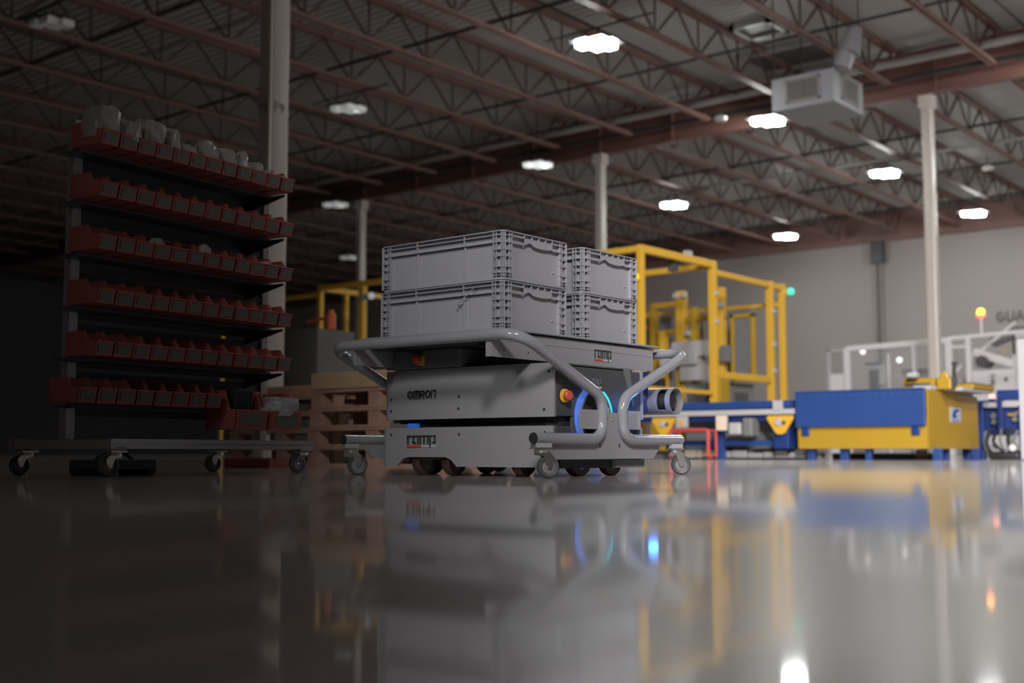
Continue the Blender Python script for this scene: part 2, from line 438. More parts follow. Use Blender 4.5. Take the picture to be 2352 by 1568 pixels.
# air handling box
t = empty('air_handling_unit', (-9.0, 19.55, 5.99), label='silver box shaped air handling unit with grilles hanging under the roof', cat='air unit')
MB().box(-.58, .58, -.61, .61, 0, .58).build('cabinet', HVAC, t, bevel=.015)
def grille(px0, px1, z0, z1, side):
    f = MB(); l = MB(); d = -.625 if side == 'y' else .595
    def bx(m, a0, a1, b0, b1, t0, t1):
        if side == 'y': m.box(a0, a1, -.61-t1, -.61-t0, b0, b1)
        else: m.box(.58+t0, .58+t1, a0, a1, b0, b1)
    bx(f, px0, px1, z0, z0+.035, 0, .025); bx(f, px0, px1, z1-.035, z1, 0, .025); bx(f, px0, px0+.035, z0, z1, 0, .025); bx(f, px1-.035, px1, z0, z1, 0, .025)
    fo = f.build('grille_frame', FRAMEP, t)
    g = MB(); bx(g, px0+.035, px1-.035, z0+.035, z1-.035, 0, .006); g.build('grille_back', GRILL, fo)
    n = 8
    for i in range(n):
        l = MB(); zz = z0+.05+(z1-z0-.1)*i/n; bx(l, px0+.035, px1-.035, zz, zz+.012, .006, .02); l.build('louvre', GRILL, fo)
    l = MB(); mid = (px0+px1)/2; bx(l, mid-.01, mid+.01, z0+.035, z1-.035, .006, .024); l.build('mullion', GRILL, fo)
grille(-.30, .33, .10, .51, 'y'); grille(-.32, .37, .10, .53, 'x')
MB().box(-.5, .5, -.5, .5, .58, .62).build('top_flange', DARKG, t)
MB().box(-.15, .15, -.15, .2, .62, .80).build('duct_collar', DARKG, t)
d = MB(); d.tube([(.62,-.40,.58), (.66,-.30,.85)], [.16,.17], 12); d.tube([(.70,-.25,.86), (.78,-.12,1.35)], [.2,.12], 12)
d.build('flexible_duct', HVAC, t, smooth=True)
for sx in (-.55, .55):
    for sy in (-.55, .55): MB().tube([(sx,sy,.58),(sx,sy,2.10)], .012, 6).build('hanger_rod', PIPED, t)

# ------------------------------------------------------------------ cart, robot and totes (origin at the near tote corner)
C0 = Vector((-2.686, 3.242, 0))
R = empty('mobile_robot', C0, label='low grey mobile robot with dark slot, parked under the tube cart', cat='robot')
def plan(x0, x1, y0, y1, bow, r, n=8):
    # plan outline with a slightly bowed near and far face
    o = []
    for k in range(n+1):
        u = k/n; o.append((x0+r+(x1-x0-2*r)*u, y0 - bow*(1-(2*u-1)**2)))
    o += [(x1-r*.3, y0+r*.3), (x1, y0+r)]
    o += [(x1, y1-r), (x1-r*.3, y1-r*.3)]
    for k in range(n+1):
        u = k/n; o.append((x1-r-(x1-x0-2*r)*u, y1 + bow*(1-(2*u-1)**2)))
    o += [(x0+r*.3, y1-r*.3), (x0, y1-r), (x0, y0+r), (x0+r*.3, y0+r*.3)]
    return o
MB().prism(plan(-.735, .10, .155, .695, .0, .05), XY, .06, .176).build('core', DARKG, R, smooth=True)
MB().prism(plan(-.735, .10, .155, .695, .0, .05), XY, .216, .40).build('core', DARKG, R, smooth=True)
MB().prism(plan(-.70, .09, .185, .68, .0, .04), XY, .176, .216).build('scanner_slot', DARK, R)
# upper cover wraps the near side, corners and far side; open on the ring side
def shell(y0, y1, x0, x1, z0, z1, thick, bow, r, ztopr=None, notch=None):
    m = MB(); n = 28
    def wrap(side):
        pts = []
        for k in range(n+1):
            u = k/n; pts.append((x1-(x1-x0-r)*u, (y0 - bow*(1-(2*u-1)**2)) ))
        for k in range(1, 8):
            a = PI/2*k/7; pts.append((x0+r-r*math.sin(a), y0+r-r*math.cos(a)))
        pts.append((x0, y0+r+.05))
        if side > 0: pts = [(a, y0+y1-b) for a, b in pts]
        return pts
    for side in (0, 1):
        p = wrap(side); c_ = Vector(((x0+x1)/2, (y0+y1)/2))
        q = []
        for i, a in enumerate(p):
            a0 = Vector(p[max(i-1,0)]); a1 = Vector(p[min(i+1,len(p)-1)]); tt = (a1-a0).normalized(); nn = Vector((-tt.y, tt.x))
            if nn.dot(c_-Vector(a)) < 0: nn = -nn
            q.append(Vector(a)+nn*thick)
        o = len(m.v); N = len(p)
        for i in range(N):
            zb = z0
            if notch:
                a0, a1, b1, b0, zt = notch
                X = p[i][0]
                if a0 < X < b0:
                    zb = zt if a1 <= X <= b1 else (z0+(zt-z0)*((X-a0)/(a1-a0) if X < a1 else (b0-X)/(b0-b1)))
            zt_ = z1
            for P in (p[i], q[i]): m.v += [(P[0],P[1],zb), (P[0],P[1],zt_)]
        for i in range(N-1):
            a, b = o+i*4, o+i*4+4
            m.f += [(a,b,b+1,a+1),(a+2,a+3,b+3,b+2),(a+1,b+1,b+3,a+3),(a,a+2,b+2,b)]
        m.f += [(o,o+1,o+3,o+2), (o+4*(N-1),o+4*(N-1)+2,o+4*(N-1)+3,o+4*(N-1)+1)]
    return m
up = shell(.14, .71, -.745, .118, .212, .402, .012, .022, .06).build('upper_cover', PANEL, R, smooth=True)
lo = shell(.14, .71, -.750, .113, .034, .181, .012, .018, .05, notch=(-.645,-.605,-.362,-.325,.069)).build('lower_skirt', PANEL, R, smooth=True)
# flat black top
MB().prism(plan(-.72, .10, .15, .70, .01, .05), XY, .395, .404).build('top_plate', DARKG, R)
# side B (ring side) panel
MB().box(.098, .112, .165, .70, .215, .395).build('side_panel', DARKG, R, bevel=.004)
MB().box(.098, .112, .255, .70, .06, .215).build('side_panel', DARKG, R, bevel=.004)
MB().box(.098, .118, .52, .715, .03, .06).build('side_sill', GUNM, R)
MB().box(.06, .10, .20, .70, .03, .07).build('chassis', DARK, R)
MB().box(.098, .110, .165, .255, .06, .18).build('side_panel', DARKG, R, bevel=.004)
MB().prism([(.58,.405),(.62,.405),(.65,.26),(.64,.26)], YZ, .112, .117).build('side_fin', GUNM, R)
MB().box(.05, .11, .705, .76, .24, .40).build('blue_block', STRAPB, R, bevel=.004)
# blue light ring on the side
rc = (.113, .382, .215); rr = .112
def ring(a0, a1, r0, r1, x0, x1, name, m, n=24):
    b = MB(); pts = []
    o = 0
    for k in range(n+1):
        a = math.radians(a0+(a1-a0)*k/n)
        cy, cz = math.cos(a), math.sin(a)
        for r_, x_ in ((r0,x0),(r1,x0),(r1,x1),(r0,x1)): b.v.append((x_, rc[1]+r_*cy, rc[2]+r_*cz))
    for k in range(n):
        for j in range(4):
            j2 = (j+1) % 4; b.f.append((k*4+j, k*4+j2, k*4+4+j2, k*4+4+j))
    return b.build(name, m, R, smooth=True)
ring(0, 360, .088, .096, .112, .128, 'ring_bezel', GUNM, 40)
ring(92, 240, .096, .114, .112, .127, 'light_ring', RING)
ring(8, 62, .098, .108, .112, .127, 'light_ring', RINGB)
ring(240, 368, .096, .112, .112, .124, 'light_ring', BLUEGLOW)
MB().lathe([(0,.005),(.08,.004),(.088,0)], (.112, .382, .215), (1,0,0), 32).build('ring_hub', DARK, R, smooth=True)
# fasteners
def screws(pts, r, axis, m, name='screw', parent=None):
    me = MB().lathe([(0,.003),(r*.8,.003),(r,0)], (0,0,0), axis, 12).mesh(name, m, True)
    for p in pts:
        o = bpy.data.objects.new(name, me); COL.objects.link(o); o.parent = parent; o.location = p
def yfront(x, y0=.14, bow=.022, x1=.118, x0=-.745):
    u = (x1-x)/(x1-x0-.06); return y0 - bow*(1-(2*u-1)**2)
screws([(x, yfront(x)-.0005, z) for x, z in ((-.682,.292),(-.682,.247),(-.308,.293),(-.31,.249),(.098,.372),(.078,.238))], .0055, (0,-1,0), INK, parent=R)
screws([(x, yfront(x,.14,.018,.113,-.75)-.0005, z) for x, z in ((-.680,.155),(-.31,.154),(.08,.157))], .0055, (0,-1,0), INK, parent=R)
# emergency stops
def estop(p, n, s, parent, lab):
    nb = Vector(n)
    o = MB().lathe([(0,.010*s),(.022*s,.010*s),(.024*s,.006*s),(.024*s,0)], p, n, 20).build('button_collar', YELBTN, parent, smooth=True)
    MB().lathe([(0,.034*s),(.013*s,.034*s),(.017*s,.030*s),(.017*s,.020*s),(.010*s,.017*s),(.010*s,.009*s)], p, n, 20).build('stop_button', REDBTN, o, smooth=True)
estop((.112, .205, .287), (1,-.25,0), 1.05, R, '')
MB().lathe([(0,.002),(.032,.002),(.032,0)], (.112,.205,.287), (1,0,0), 24).build('button_recess', DARK, R)
# control box on the robot, just under the deck
cb = MB().box(-.675, -.29, .10, .60, .405, .474).build('control_box', mat('box_grey', (.17,.17,.175), .45, noise=.06), R, bevel=.004)
MB().box(-.50, -.466, .095, .10, .415, .452).build('stop_plate', YELBTN, cb, bevel=.002)
MB().lathe([(0,.03),(.012,.03),(.016,.026),(.016,.014),(.009,.012),(.009,0)], (-.488,.095,.436), (0,-1,0), 18).build('stop_button', REDBTN, cb, smooth=True)
# lettering
m = MB(); lettering(m, 'OMRON', (-.578, .1205, .292), (1,0,0), (0,0,1), (0,-1,0), .030, .17, .11, stretch=1.16, slant=.10)
m.build('lettering', INK, R)
def ramp_logo(org, ax, nrm, h, ink, bar1, bar2, parent, st=1.):
    a = MB(); wdt = lettering(a, 'ramp', org, ax, (0,0,1), nrm, h, .17, .14, stretch=st)
    a.build('lettering', ink, parent)
    o, ax, nrm = Vector(org), Vector(ax), Vector(nrm)
    def bar(u0, u1, m_):
        P = [o+ax*u0-Vector((0,0,h*.48)), o+ax*u1-Vector((0,0,h*.48)), o+ax*u1-Vector((0,0,h*.24)), o+ax*u0-Vector((0,0,h*.24))]
        b = MB(); b.add([p+nrm*.0002 for p in P]+[p+nrm*.0015 for p in P], [(3,2,1,0),(4,5,6,7),(0,1,5,4),(1,2,6,5),(2,3,7,6),(3,0,4,7)])
        b.build('logo_bar', m_, parent)
    xp = (GL['r'][0]+GL['a'][0]+GL['m'][0])*st*h + 3*.14*h
    bar(0, wdt*.47, bar1); bar(wdt*.49, xp+.01*h, bar2); bar(xp+.24*h, wdt*.97, bar2)
ramp_logo((-.58, yfront(-.5,.14,.018,.113,-.75)-.0025, .121), (1,0,0), (0,-1,0), .0295, INK, INKR, INKW, R, 1.55)
ramp_logo((.1125, .34, .335), (0,1,0), (1,0,0), .028, INKL, INKL, INKW, R, 1.0)
# blue indicator seen through the slot
MB().box(-.60, -.555, .145, .17, .1815, .198).build('indicator_light', mat('slot_blue', (.02,.1,.6), .3, emis=(.015,.08,.33), es=.7), R, bevel=.003)
MB().box(-.70, -.602, .150, .17, .1815, .196).build('scanner_window', GUNM, R)
# wheels under the robot
def wheel(x, y, r, w, name='wheel', hub=GUNM):
    o = MB().lathe([(r*.6,-w/2),(r*.93,-w/2),(r,-w/2+.006),(r,w/2-.006),(r*.93,w/2),(r*.6,w/2),(r*.6,-w/2)], (x,y,r), (1,0,0), 32).build(name, TREAD, R, smooth=True)
    MB().lathe([(0,-w*.35),(r*.62,-w*.42),(r*.62,w*.42),(r*.2,w*.3),(0,w*.38)], (x,y,r), (1,0,0), 24).build('hub', hub, o, smooth=True)
wheel(.055, .365, .062, .045, 'drive_wheel', BLUEGLOW)  # hub glows blue through its material, no lamp in it
wheel(-.69, .382, .068, .045, 'drive_wheel')
for wx, wy in ((-.564,.205),(-.41,.205),(-.067,.20),(.06,.566),(-.41,.62),(-.6,.62)): wheel(wx, wy, .054, .04)
# front-side caster wheels visible in the cut-out: dark
# ---- cart
K = empty('tube_cart', C0, label='grey bent tube cart with deck plate and swivel casters around the robot', cat='cart')
MB().box(-.64, .03, -.055, .93, .497, .503).build('deck_lip', GREY, K, bevel=.0015)
MB().box(-.655, .045, -.065, .94, .508, .516).build('deck_plate', GREY, K, bevel=.002)
sp = MB(); sp.box(.028, .034, -.10, .915, .413, .497); sp.box(.010, .034, -.104, -.100, .413, .470)
sp.build('side_apron', GREY, K, bevel=.001)
MB().box(.034, .0355, -.02, .905, .4715, .4735).build('apron_seam', GREY, K)
sp = MB(); sp.box(-.644, -.638, -.10, .915, .413, .497)
sp.build('side_apron', GREY, K, bevel=.001)
MB().box(-.638, .028, -.02, .90, .474, .497).build('deck_underframe', DARK, K)
for x in (-.5, -.1): MB().box(x-.015, x+.015, 0, .88, .46, .474).build('cross_member', DARK, K)
screws([(.0345, y, .438) for y in (-.06,-.035,.10)], .003, (1,0,0), INK, parent=K)
ramp_logo((.0345, .505, .447), (0,1,0), (1,0,0), .0285, INK, INKR, INKW, K, 1.15)
def cart_tube(sgn):
    f = (lambda p: (p[0], .88-p[1], p[2])) if sgn < 0 else (lambda p: p)
    half = [(.16,-.03,.135), (.16,.375,.135), (.16,.375,.285), (.16,-.105,.487), (-.305,-.105,.487)]
    full = [f(p) for p in half[:-1]] + [f((-.61-x, y, z)) for x, y, z in half[:-1]][::-1]
    pts = fillet(full, {1:.075, 2:.055, 3:.10, 4:.10, 5:.055, 6:.075}, 9)
    o = MB().tube(pts, .0200, 20).build('bent_tube', TUBE, K, smooth=True)
    for x in (.16, -.77):
        p = f((x, -.031, .135))
        MB().lathe([(0,.0015),(.0185,.0015),(.0195,0)], p, (0,-sgn,0), 20).build('tube_plug', BLACK, K)
cart_tube(1); cart_tube(-1)
for x0 in (.142, -.758):
    poly = [(.06,.112),(.06,.100),(.112,.063),(.730,.063),(.775,.100),(.775,.112),(.66,.118),(.56,.14),(.51,.18),(.49,.233),(.39,.233),(.37,.18),(.32,.14),(.22,.118)]
    MB().prism(poly, YZ, x0, x0+.006).build('foot_plate', GREY, K)
    MB().box(x0-.012, x0+.001, .385, .445, .225, .25).build('clamp_block', GREYM, K, bevel=.002)
    s = .17 if x0 > 0 else -.782
for (y, z) in ((.409,.205),(.452,.206)):
    MB().lathe([(0,.006),(.003,.006),(.0055,.003),(.0055,0)], (.148,y,z), (1,0,0), 12).build('bolt', CHROME, K, smooth=True)
for y in (.375, .50): MB().box(.1482, .1492, y-.004, y+.004, .105, .117).build('slot_hole', INK, K)
# guard plates
g = MB(); g.box(.156,.159,.235,.375,.170,.240); g.box(.142,.159,.372,.375,.170,.240); g.build('guard_plate', GREY, K, bevel=.001)
g = MB(); g.box(.142,.145,.50,.62,.172,.242); g.box(.145,.165,.617,.62,.172,.242); g.build('guard_plate', GREY, K, bevel=.001)
# long side rails joining the two side frames under the robot
# casters
def caster(x, y, ang, parent, scale=1., zt=.115):
    t = bpy.data.objects.new('caster', None); COL.objects.link(t); t.parent = parent; t.location = (x, y, 0); t.rotation_euler = (0, 0, ang)
    t.empty_display_size = .05
    b = MB(); b.box(-.028,.028,-.034,.034,zt-.012,zt+.004); b.build('block', GREY, t, bevel=.002)
    p = MB(); p.box(-.032,.032,-.036,.036,zt-.017,zt-.012); p.lathe([(0,zt-.017),(.024,zt-.017),(.027,zt-.022),(.024,zt-.029),(0,zt-.030)], (0,0,0), (0,0,1), 20)
    p.build('swivel_plate', CHROME, t, smooth=True)
    r = .0385
    f = MB()
    for s in (-1, 1):
        f.prism([(-.020,zt-.028),(.026,zt-.028),(.040,zt-.042),(.036,r+.004),(.030,r-.008),(.018,r-.006),(.014,r+.006),(.004,zt-.040),(-.020,zt-.036)], XZ, s*.0165-.0012, s*.0165+.0012)
    f.box(-.020,.026,-.0165,.0165,zt-.031,zt-.028)
    f.tube([(.024,-.021,r),(.024,.021,r)], .006, 8)
    f.build('fork', CHROME, t)
    w = .026
    ty = MB().lathe([(r*.62,-w*.42),(r*.86,-w/2),(r*.97,-w*.36),(r,-w*.15),(r,w*.15),(r*.97,w*.36),(r*.86,w/2),(r*.62,w*.42)], (.024,0,r), (0,1,0), 28).build('tyre', GTYRE, t, smooth=True)
    MB().lathe([(0,-w*.36),(r*.3,-w*.38),(r*.64,-w*.30),(r*.64,w*.30),(r*.3,w*.38),(0,w*.36)], (.024,0,r), (0,1,0), 24).build('hub', mat('caster_hub', (.20,.20,.205), .4), t, smooth=True)
    return t
caster(.16, .012, math.radians(55), K)
caster(.16, .868, math.radians(40), K)
caster(-.77, .012, math.radians(50), K)
caster(-.77, .868, math.radians(30), K)

# silver cylinder behind the cart with cut-out slot and ring end
T = empty('silver_cylinder_light', C0 + Vector((.212, .80, .284)), label='horizontal silver cylinder with a cut slot, catching blue light behind the cart', cat='projector')
r = .052
def arc_shell(a0, a1, x0, x1, m, name, n=30, th=.003):
    b = MB()
    for k in range(n+1):
        a = math.radians(a0+(a1-a0)*k/n)
        for rr_, xx in ((r,x0),(r,x1),(r-th,x1),(r-th,x0)): b.v.append((xx, -rr_*math.cos(a), rr_*math.sin(a)))
    for k in range(n):
        for j in range(4):
            j2 = (j+1) % 4; b.f.append((k*4+j, k*4+j2, k*4+4+j2, k*4+4+j))
    if abs(a1-a0) < 360:
        e = n*4; b.f += [(0,1,2,3), (e,e+3,e+2,e+1)]
    return b.build(name, m, T, smooth=True)
arc_shell(0, 360, -.205, -.058, STEEL, 'barrel', 40)
arc_shell(0, 360, -.022, 0, STEEL, 'end_ring', 40)
arc_shell(72, 318, -.058, -.022, STEEL, 'barrel_bridge', 30)
MB().lathe([(0,.02),(.030,.014),(.034,0),(.034,-.05),(0,-.06)], (-.035,.008,0), (1,0,0), 20).build('sensor_head', BLACK, T, smooth=True)
MB().lathe([(0,0),(.052,0),(.052,.004),(0,.004)], (-.206,0,0), (1,0,0), 24).build('back_cap', DARKG, T)
for xx in (-.19, -.12):
    for a in (28, -38):
        aa = math.radians(a); p = (xx, -r*math.cos(aa), r*math.sin(aa))
        MB().lathe([(0,.004),(.004,.003),(.005,0)], p, (0,-math.cos(aa),math.sin(aa)), 10).build('screw', CHROME, T, smooth=True)
MB().tube([(-.18,.0,-.052),(-.18,.0,-.15),(-.18,-.05,-.16)], .008, 8).build('mount_arm', DARKG, T)
BL = bpy.data.lights.new('ring_glow', 'POINT'); BL.energy = .2; BL.color = (.05,.25,1); BL.shadow_soft_size = .02
blo = bpy.data.objects.new('ring_glow', BL); COL.objects.link(blo); blo.location = C0 + Vector((.19, .66, .27))

# ---- totes
TL, TW, TH = .610, .381, .1745
def make_tote(loc, label):
    t = empty('storage_tote', loc, label=label, cat='tote', group='grey stacking totes')
    x0, x1, y0, y1 = -TL, 0, 0, TW; ins = .014; th = .003
    b = MB()
    ix0, ix1, iy0, iy1 = x0+ins, x1-ins, y0+ins, y1-ins
    b.box(ix0, ix1, iy0, iy0+th, .006, TH-.004); b.box(ix0, ix1, iy1-th, iy1, .006, TH-.004)
    b.box(ix0, ix0+th, iy0, iy1, .006, TH-.004); b.box(ix1-th, ix1, iy0, iy1, .006, TH-.004)
    b.box(ix0, ix1, iy0, iy1, .0, .006)
    b.build('body', TOTE, t)
    def loop_band(za, zb, off, wid, rad=.022, gap=None):
        m = MB(); o_ = rrect(x0-off, x1+off, y0-off, y1+off, rad, 5); i_ = rrect(x0-off+wid, x1+off-wid, y0-off+wid, y1+off-wid, max(rad-wid,.004), 5)
        n = len(o_)
        vs = [(a,b_,za) for a,b_ in o_]+[(a,b_,zb) for a,b_ in o_]+[(a,b_,za) for a,b_ in i_]+[(a,b_,zb) for a,b_ in i_]
        fs = []
        for k in range(n):
            j = (k+1) % n
            if gap and gap(o_[k], o_[j]): continue
            fs += [(k,j,n+j,n+k),(2*n+k,3*n+k,3*n+j,2*n+j),(n+k,n+j,3*n+j,3*n+k),(k,2*n+k,2*n+j,j)]
        return m.add(vs, fs)
    # rim flanges: top, middle, lower (the lower one is broken by the handles on the short sides)
    loop_band(TH-.0035, TH, .0015, .016).build('rim', TOTE, t, smooth=True)
    loop_band(TH-.018, TH-.0155, 0, .014).build('rim_flange', TOTE, t, smooth=True)
    isend = lambda a, b_: abs(a[0]-b_[0]) < 1e-5 and abs(a[1]-b_[1]) > .1
    lf = loop_band(TH-.0425, TH-.040, 0, .014, gap=isend)
    hy0, hy1 = .12, .285
    for xx in (x0, x1-.014):
        for a, b_ in ((.02, hy0), (hy1, y1-.02)): lf.box(xx, xx+.014, a, b_, TH-.0425, TH-.040)
    lf.build('rim_flange', TOTE, t, smooth=True)
    loop_band(0, .007, -.003, .012).build('foot_flange', TOTE, t, smooth=True)
    # small ribs between the flanges
    for xx in (-.186, -.4206):
        for ya in (0, y1-ins): MB().box(xx-.0015, xx+.0015, ya, ya+ins, TH-.04, TH-.002).build('rim_rib', TOTE, t)
    for yy in (hy0, .165, .205, .245, hy1):
        for xa in (x0, x1-ins): MB().box(xa, xa+ins, yy-.001, yy+.001, TH-.018, TH-.002).build('rim_rib', TOTE, t)
    # vertical wall ribs on the long sides
    for xx in (-.186, -.4206):
        for ya in (ins-.008, y1-ins):
            MB().box(xx-.004, xx+.004, ya, ya+.008, .007, TH-.042).build('wall_rib', TOTE, t, bevel=.001)
    # wavy handle aprons on the short sides
    for xx in (x1-.003, x0+.0005):
        top = TH-.0175; n = 16; poly = []
        for k in range(n+1):
            u = k/n; yy = hy0 + (hy1-hy0)*u
            w_ = .026 - .010*math.sin(PI*min(u/.35,1))**2 + .0055*math.sin(PI*max(0,(u-.25)/.75))
            poly.append((yy, TH-.0175-w_*.85))
        MB().prism([(hy0, top)] + poly + [(hy1, top)], YZ, xx, xx+.0025).build('handle', TOTE, t)
    # closed pockets of the rim beside the handles
    pk = MB()
    for a, b_ in ((.055, hy0), (hy1, y1-.055)):
        for xa in (x1-.010, x0+.0075): pk.box(xa, xa+.0025, a, b_, TH-.0155, TH-.006)
    pk.build('pocket', TOTE, t)
    # corner lattices
    cw = .050
    for sx in (0, 1):
        for sy in (0, 1):
            m = MB()
            X = lambda a: (x1-a) if sx == 0 else (x0+a)
            Y = lambda a: (y0+a) if sy == 0 else (y1-a)
            def bb(a0, a1, b0, b1, z0, z1): m.box(min(X(a0),X(a1)), max(X(a0),X(a1)), min(Y(b0),Y(b1)), max(Y(b0),Y(b1)), z0, z1)
            z0_, z1_ = .007, TH-.003
            t2 = .0011
            for a in (.013, .036): bb(a-t2, a+t2, 0.0006, ins, z0_, z1_)
            bb(cw-.003, cw, 0, ins, z0_, z1_)
            for a in (.013, .036): bb(.0006, ins, a-t2, a+t2, z0_, z1_)
            bb(0, ins, cw-.003, cw, z0_, z1_)
            # rounded outer edge rib
            cx_, cy_ = .010, .010
            m.prism([(X(.003),Y(.003)),(X(.0055),Y(.003)),(X(ins),Y(ins)),(X(.003),Y(.0055))], XY, z0_, z1_)
            for zz in (.014, .024, .045, .082, .106):
                q = [(cw,0),(.022,0),(.006,.0022),(.0022,.006),(0,.022),(0,cw),(ins,cw),(ins,ins),(cw,ins)]
                m.prism([(X(a),Y(b_)) for a, b_ in q], XY, zz-.001, zz+.001)
            m.build('corner_rib', TOTE, t)
            bs = MB()
            bs.lathe([(.0065,0),(.0065,.006),(.004,.006),(.004,0)], (X(.0365), Y(.006), .082), (0, -1 if sy == 0 else 1, 0), 14)
            bs.lathe([(.0065,0),(.0065,.006),(.004,.006),(.004,0)], (X(.006), Y(.0365), .082), (1 if sx == 0 else -1, 0, 0), 14)
            bs.build('boss', TOTE, t, smooth=True)
    for xx, n_ in ((x1-ins, 1), (x0+ins, -1)):
        MB().lathe([(0,.006),(.0035,.006),(.005,0)], (xx, .30, .055), (n_,0,0), 10).build('pin', TOTE, t, smooth=True)
    return t
Z0 = .5165; CZ = C0 + Vector((0,0,Z0)); dz = TH + .0035
tt = make_tote(CZ, 'lower front grey tote on the cart deck, pale tie dangling on its side')
for (dy, k, lb, ox) in ((0, 1, 'upper front grey plastic tote, highest thing on the cart', .004), (.4765, 0, 'lower rear grey plastic tote on the cart deck, partly behind the front stack', 0),
                    (.4765, 1, 'upper rear grey plastic tote, partly behind the front stack', .003)):
    c_ = copy_tree(tt); c_.location = CZ + Vector((ox, dy, dz*k)); c_['label'] = lb
# dangling tie
tie = MB(); tie.tube([C0+Vector(p) for p in ((-.120,-.006,.678),(-.150,-.009,.655),(-.178,-.008,.636),(-.196,-.007,.623))], .0016, 6)
tie.tube([C0+Vector(p) for p in ((-.188,-.007,.632),(-.198,-.010,.628),(-.207,-.009,.617),(-.202,-.006,.612),(-.196,-.009,.618))], .0028, 6)
o = tie.build('cable_tie', BAGC, smooth=True); tag(o, 'short translucent plastic tie dangling from the lower front tote', 'cable tie')

# ------------------------------------------------------------------ rack of red bins
B = Vector((-3.93, 3.48, 0)); rz = math.atan2(.993, -.118) - PI/2   # local +y runs away from the camera, +x is the rack front
RK = empty('bin_rack', B, rz, label='rolling aluminium rack with dark louvred panels carrying rows of red bins', cat='rack')
# local coords: x = front normal (0 at front, negative inside), y = along (0 right end, negative toward the camera)
for xx in (0, -.56):
    r_ = MB(); r_.box(xx-.02, xx+.0, -1.06, 0, .100, .1145); r_.box(xx-.02, xx+.0, -1.06, 0, .1185, .135); r_.box(xx-.018, xx-.004, -1.06, 0, .1145, .1185)
    r_.build('base_rail', ALU, RK)
for yy in (-.03, -.53, -1.04): MB().box(-.56, -.02, yy-.015, yy+.015, .1, .133).build('cross_rail', ALU, RK)
for yy in (-.03, -1.03): MB().box(-.305, -.265, yy-.02, yy+.02, .133, 1.33).build('upright', ALU, RK, bevel=.003)
MB().box(-.30, -.27, -1.03, -.03, 1.30, 1.33).build('top_rail', ALU, RK)
for k in range(6):
    za = .22 + k*.18
    MB().box(-.292, -.278, -1.01, -.05, za, za+.165).build('louvre_panel', DARKG, RK)
ZR = [1.195, 1.005, .812, .617, .430]
for z in ZR+[.26]:
    MB().box(-.278, -.17, -1.10, -.09, z-.012, z-.001).build('shelf_rail', DARKG, RK)
    MB().prism([(-.28, z-.07), (-.28, z-.012), (-.06, z-.012), (-.06, z-.02)], XZ, -.14, -.135).build('shelf_bracket', DARKG, RK)
for (xx, yy) in ((-.03,-.04),(-.03,-1.02),(-.53,-.04),(-.53,-1.02)): caster(xx, yy, math.radians(-100), RK, zt=.104)
MR = Matrix.Translation(B) @ Matrix.Rotation(rz, 4, 'Z')
def bin_meshes(w, d, h, hf):
    # hopper front bin: x from -d..0 (front at 0), y 0..w
    t_ = .003; b = MB()
    side = [(-d,0),(0-.012,0),(0,hf),(-.045*d/.2,hf*1.02),(-.075*d/.2,h),(-d,h)]
    for y_ in (0, w-t_): b.prism(side, XZ, y_, y_+t_)
    b.box(-d, -.012, 0, w, 0, t_); b.box(-d, -d+t_, 0, w, 0, h)
    b.prism([(-.012,0),(0,hf),(-t_,hf),(-.015,0)], XZ, 0, w)
    body = b.mesh('body', RED)
    lp = MB(); lp.tube([(.001,.001,hf),(.001,w-.001,hf)], .0028, 6); lp.tube([(.001,.002,hf),(-.05*d/.2,.002,hf*1.05),(-.078*d/.2,.002,h),(-d,.002,h)], .0026, 6)
    lp.tube([(.001,w-.002,hf),(-.05*d/.2,w-.002,hf*1.05),(-.078*d/.2,w-.002,h),(-d,w-.002,h)], .0026, 6)
    lip = lp.mesh('lip', RED)
    cd = MB(); cd.prism([(-.0075,hf*.22),(.0005,hf*.82),(.0015,hf*.80),(-.0065,hf*.20)], XZ, w*.14, w*.86)
    card = cd.mesh('label_card', CARD)
    return body, lip, card
small = bin_meshes(.079, .17, .088, .050)
big = bin_meshes(.180, .17, .155, .075)
ORD = ['first','second','third','fourth','fifth','sixth','seventh','eighth','ninth','tenth','eleventh','twelfth']
ROW = ['top','second','third','fourth','fifth','lowest']
def put_bin(ms, y, z, label, x=-.03):
    t = empty('parts_bin', MR @ Vector((x, y, z)), rz, label=label, cat='bin', group='red parts bins on the rack')
    for nm, me in zip(('body','lip','label_card'), ms):
        o = bpy.data.objects.new(nm, me); COL.objects.link(o); o.parent = t
    return t
for ri, z in enumerate(ZR):
    for k in range(12):
        put_bin(small, -.168-.084*k-.02, z, 'small red bin, %s from the right in the %s row of the rack' % (ORD[k], ROW[ri]))
for k in range(8):
    put_bin(small, -.58-.0855*k, .262, 'small red bin, %s to the left of the large bins, lowest row' % ORD[k])
put_bin(big, -.265, .178, 'large red bin at the right end of the lowest row, holding a clear plastic bag', .01)
put_bin(big, -.465, .178, 'large red bin with a black part standing in it, lowest row', .01)

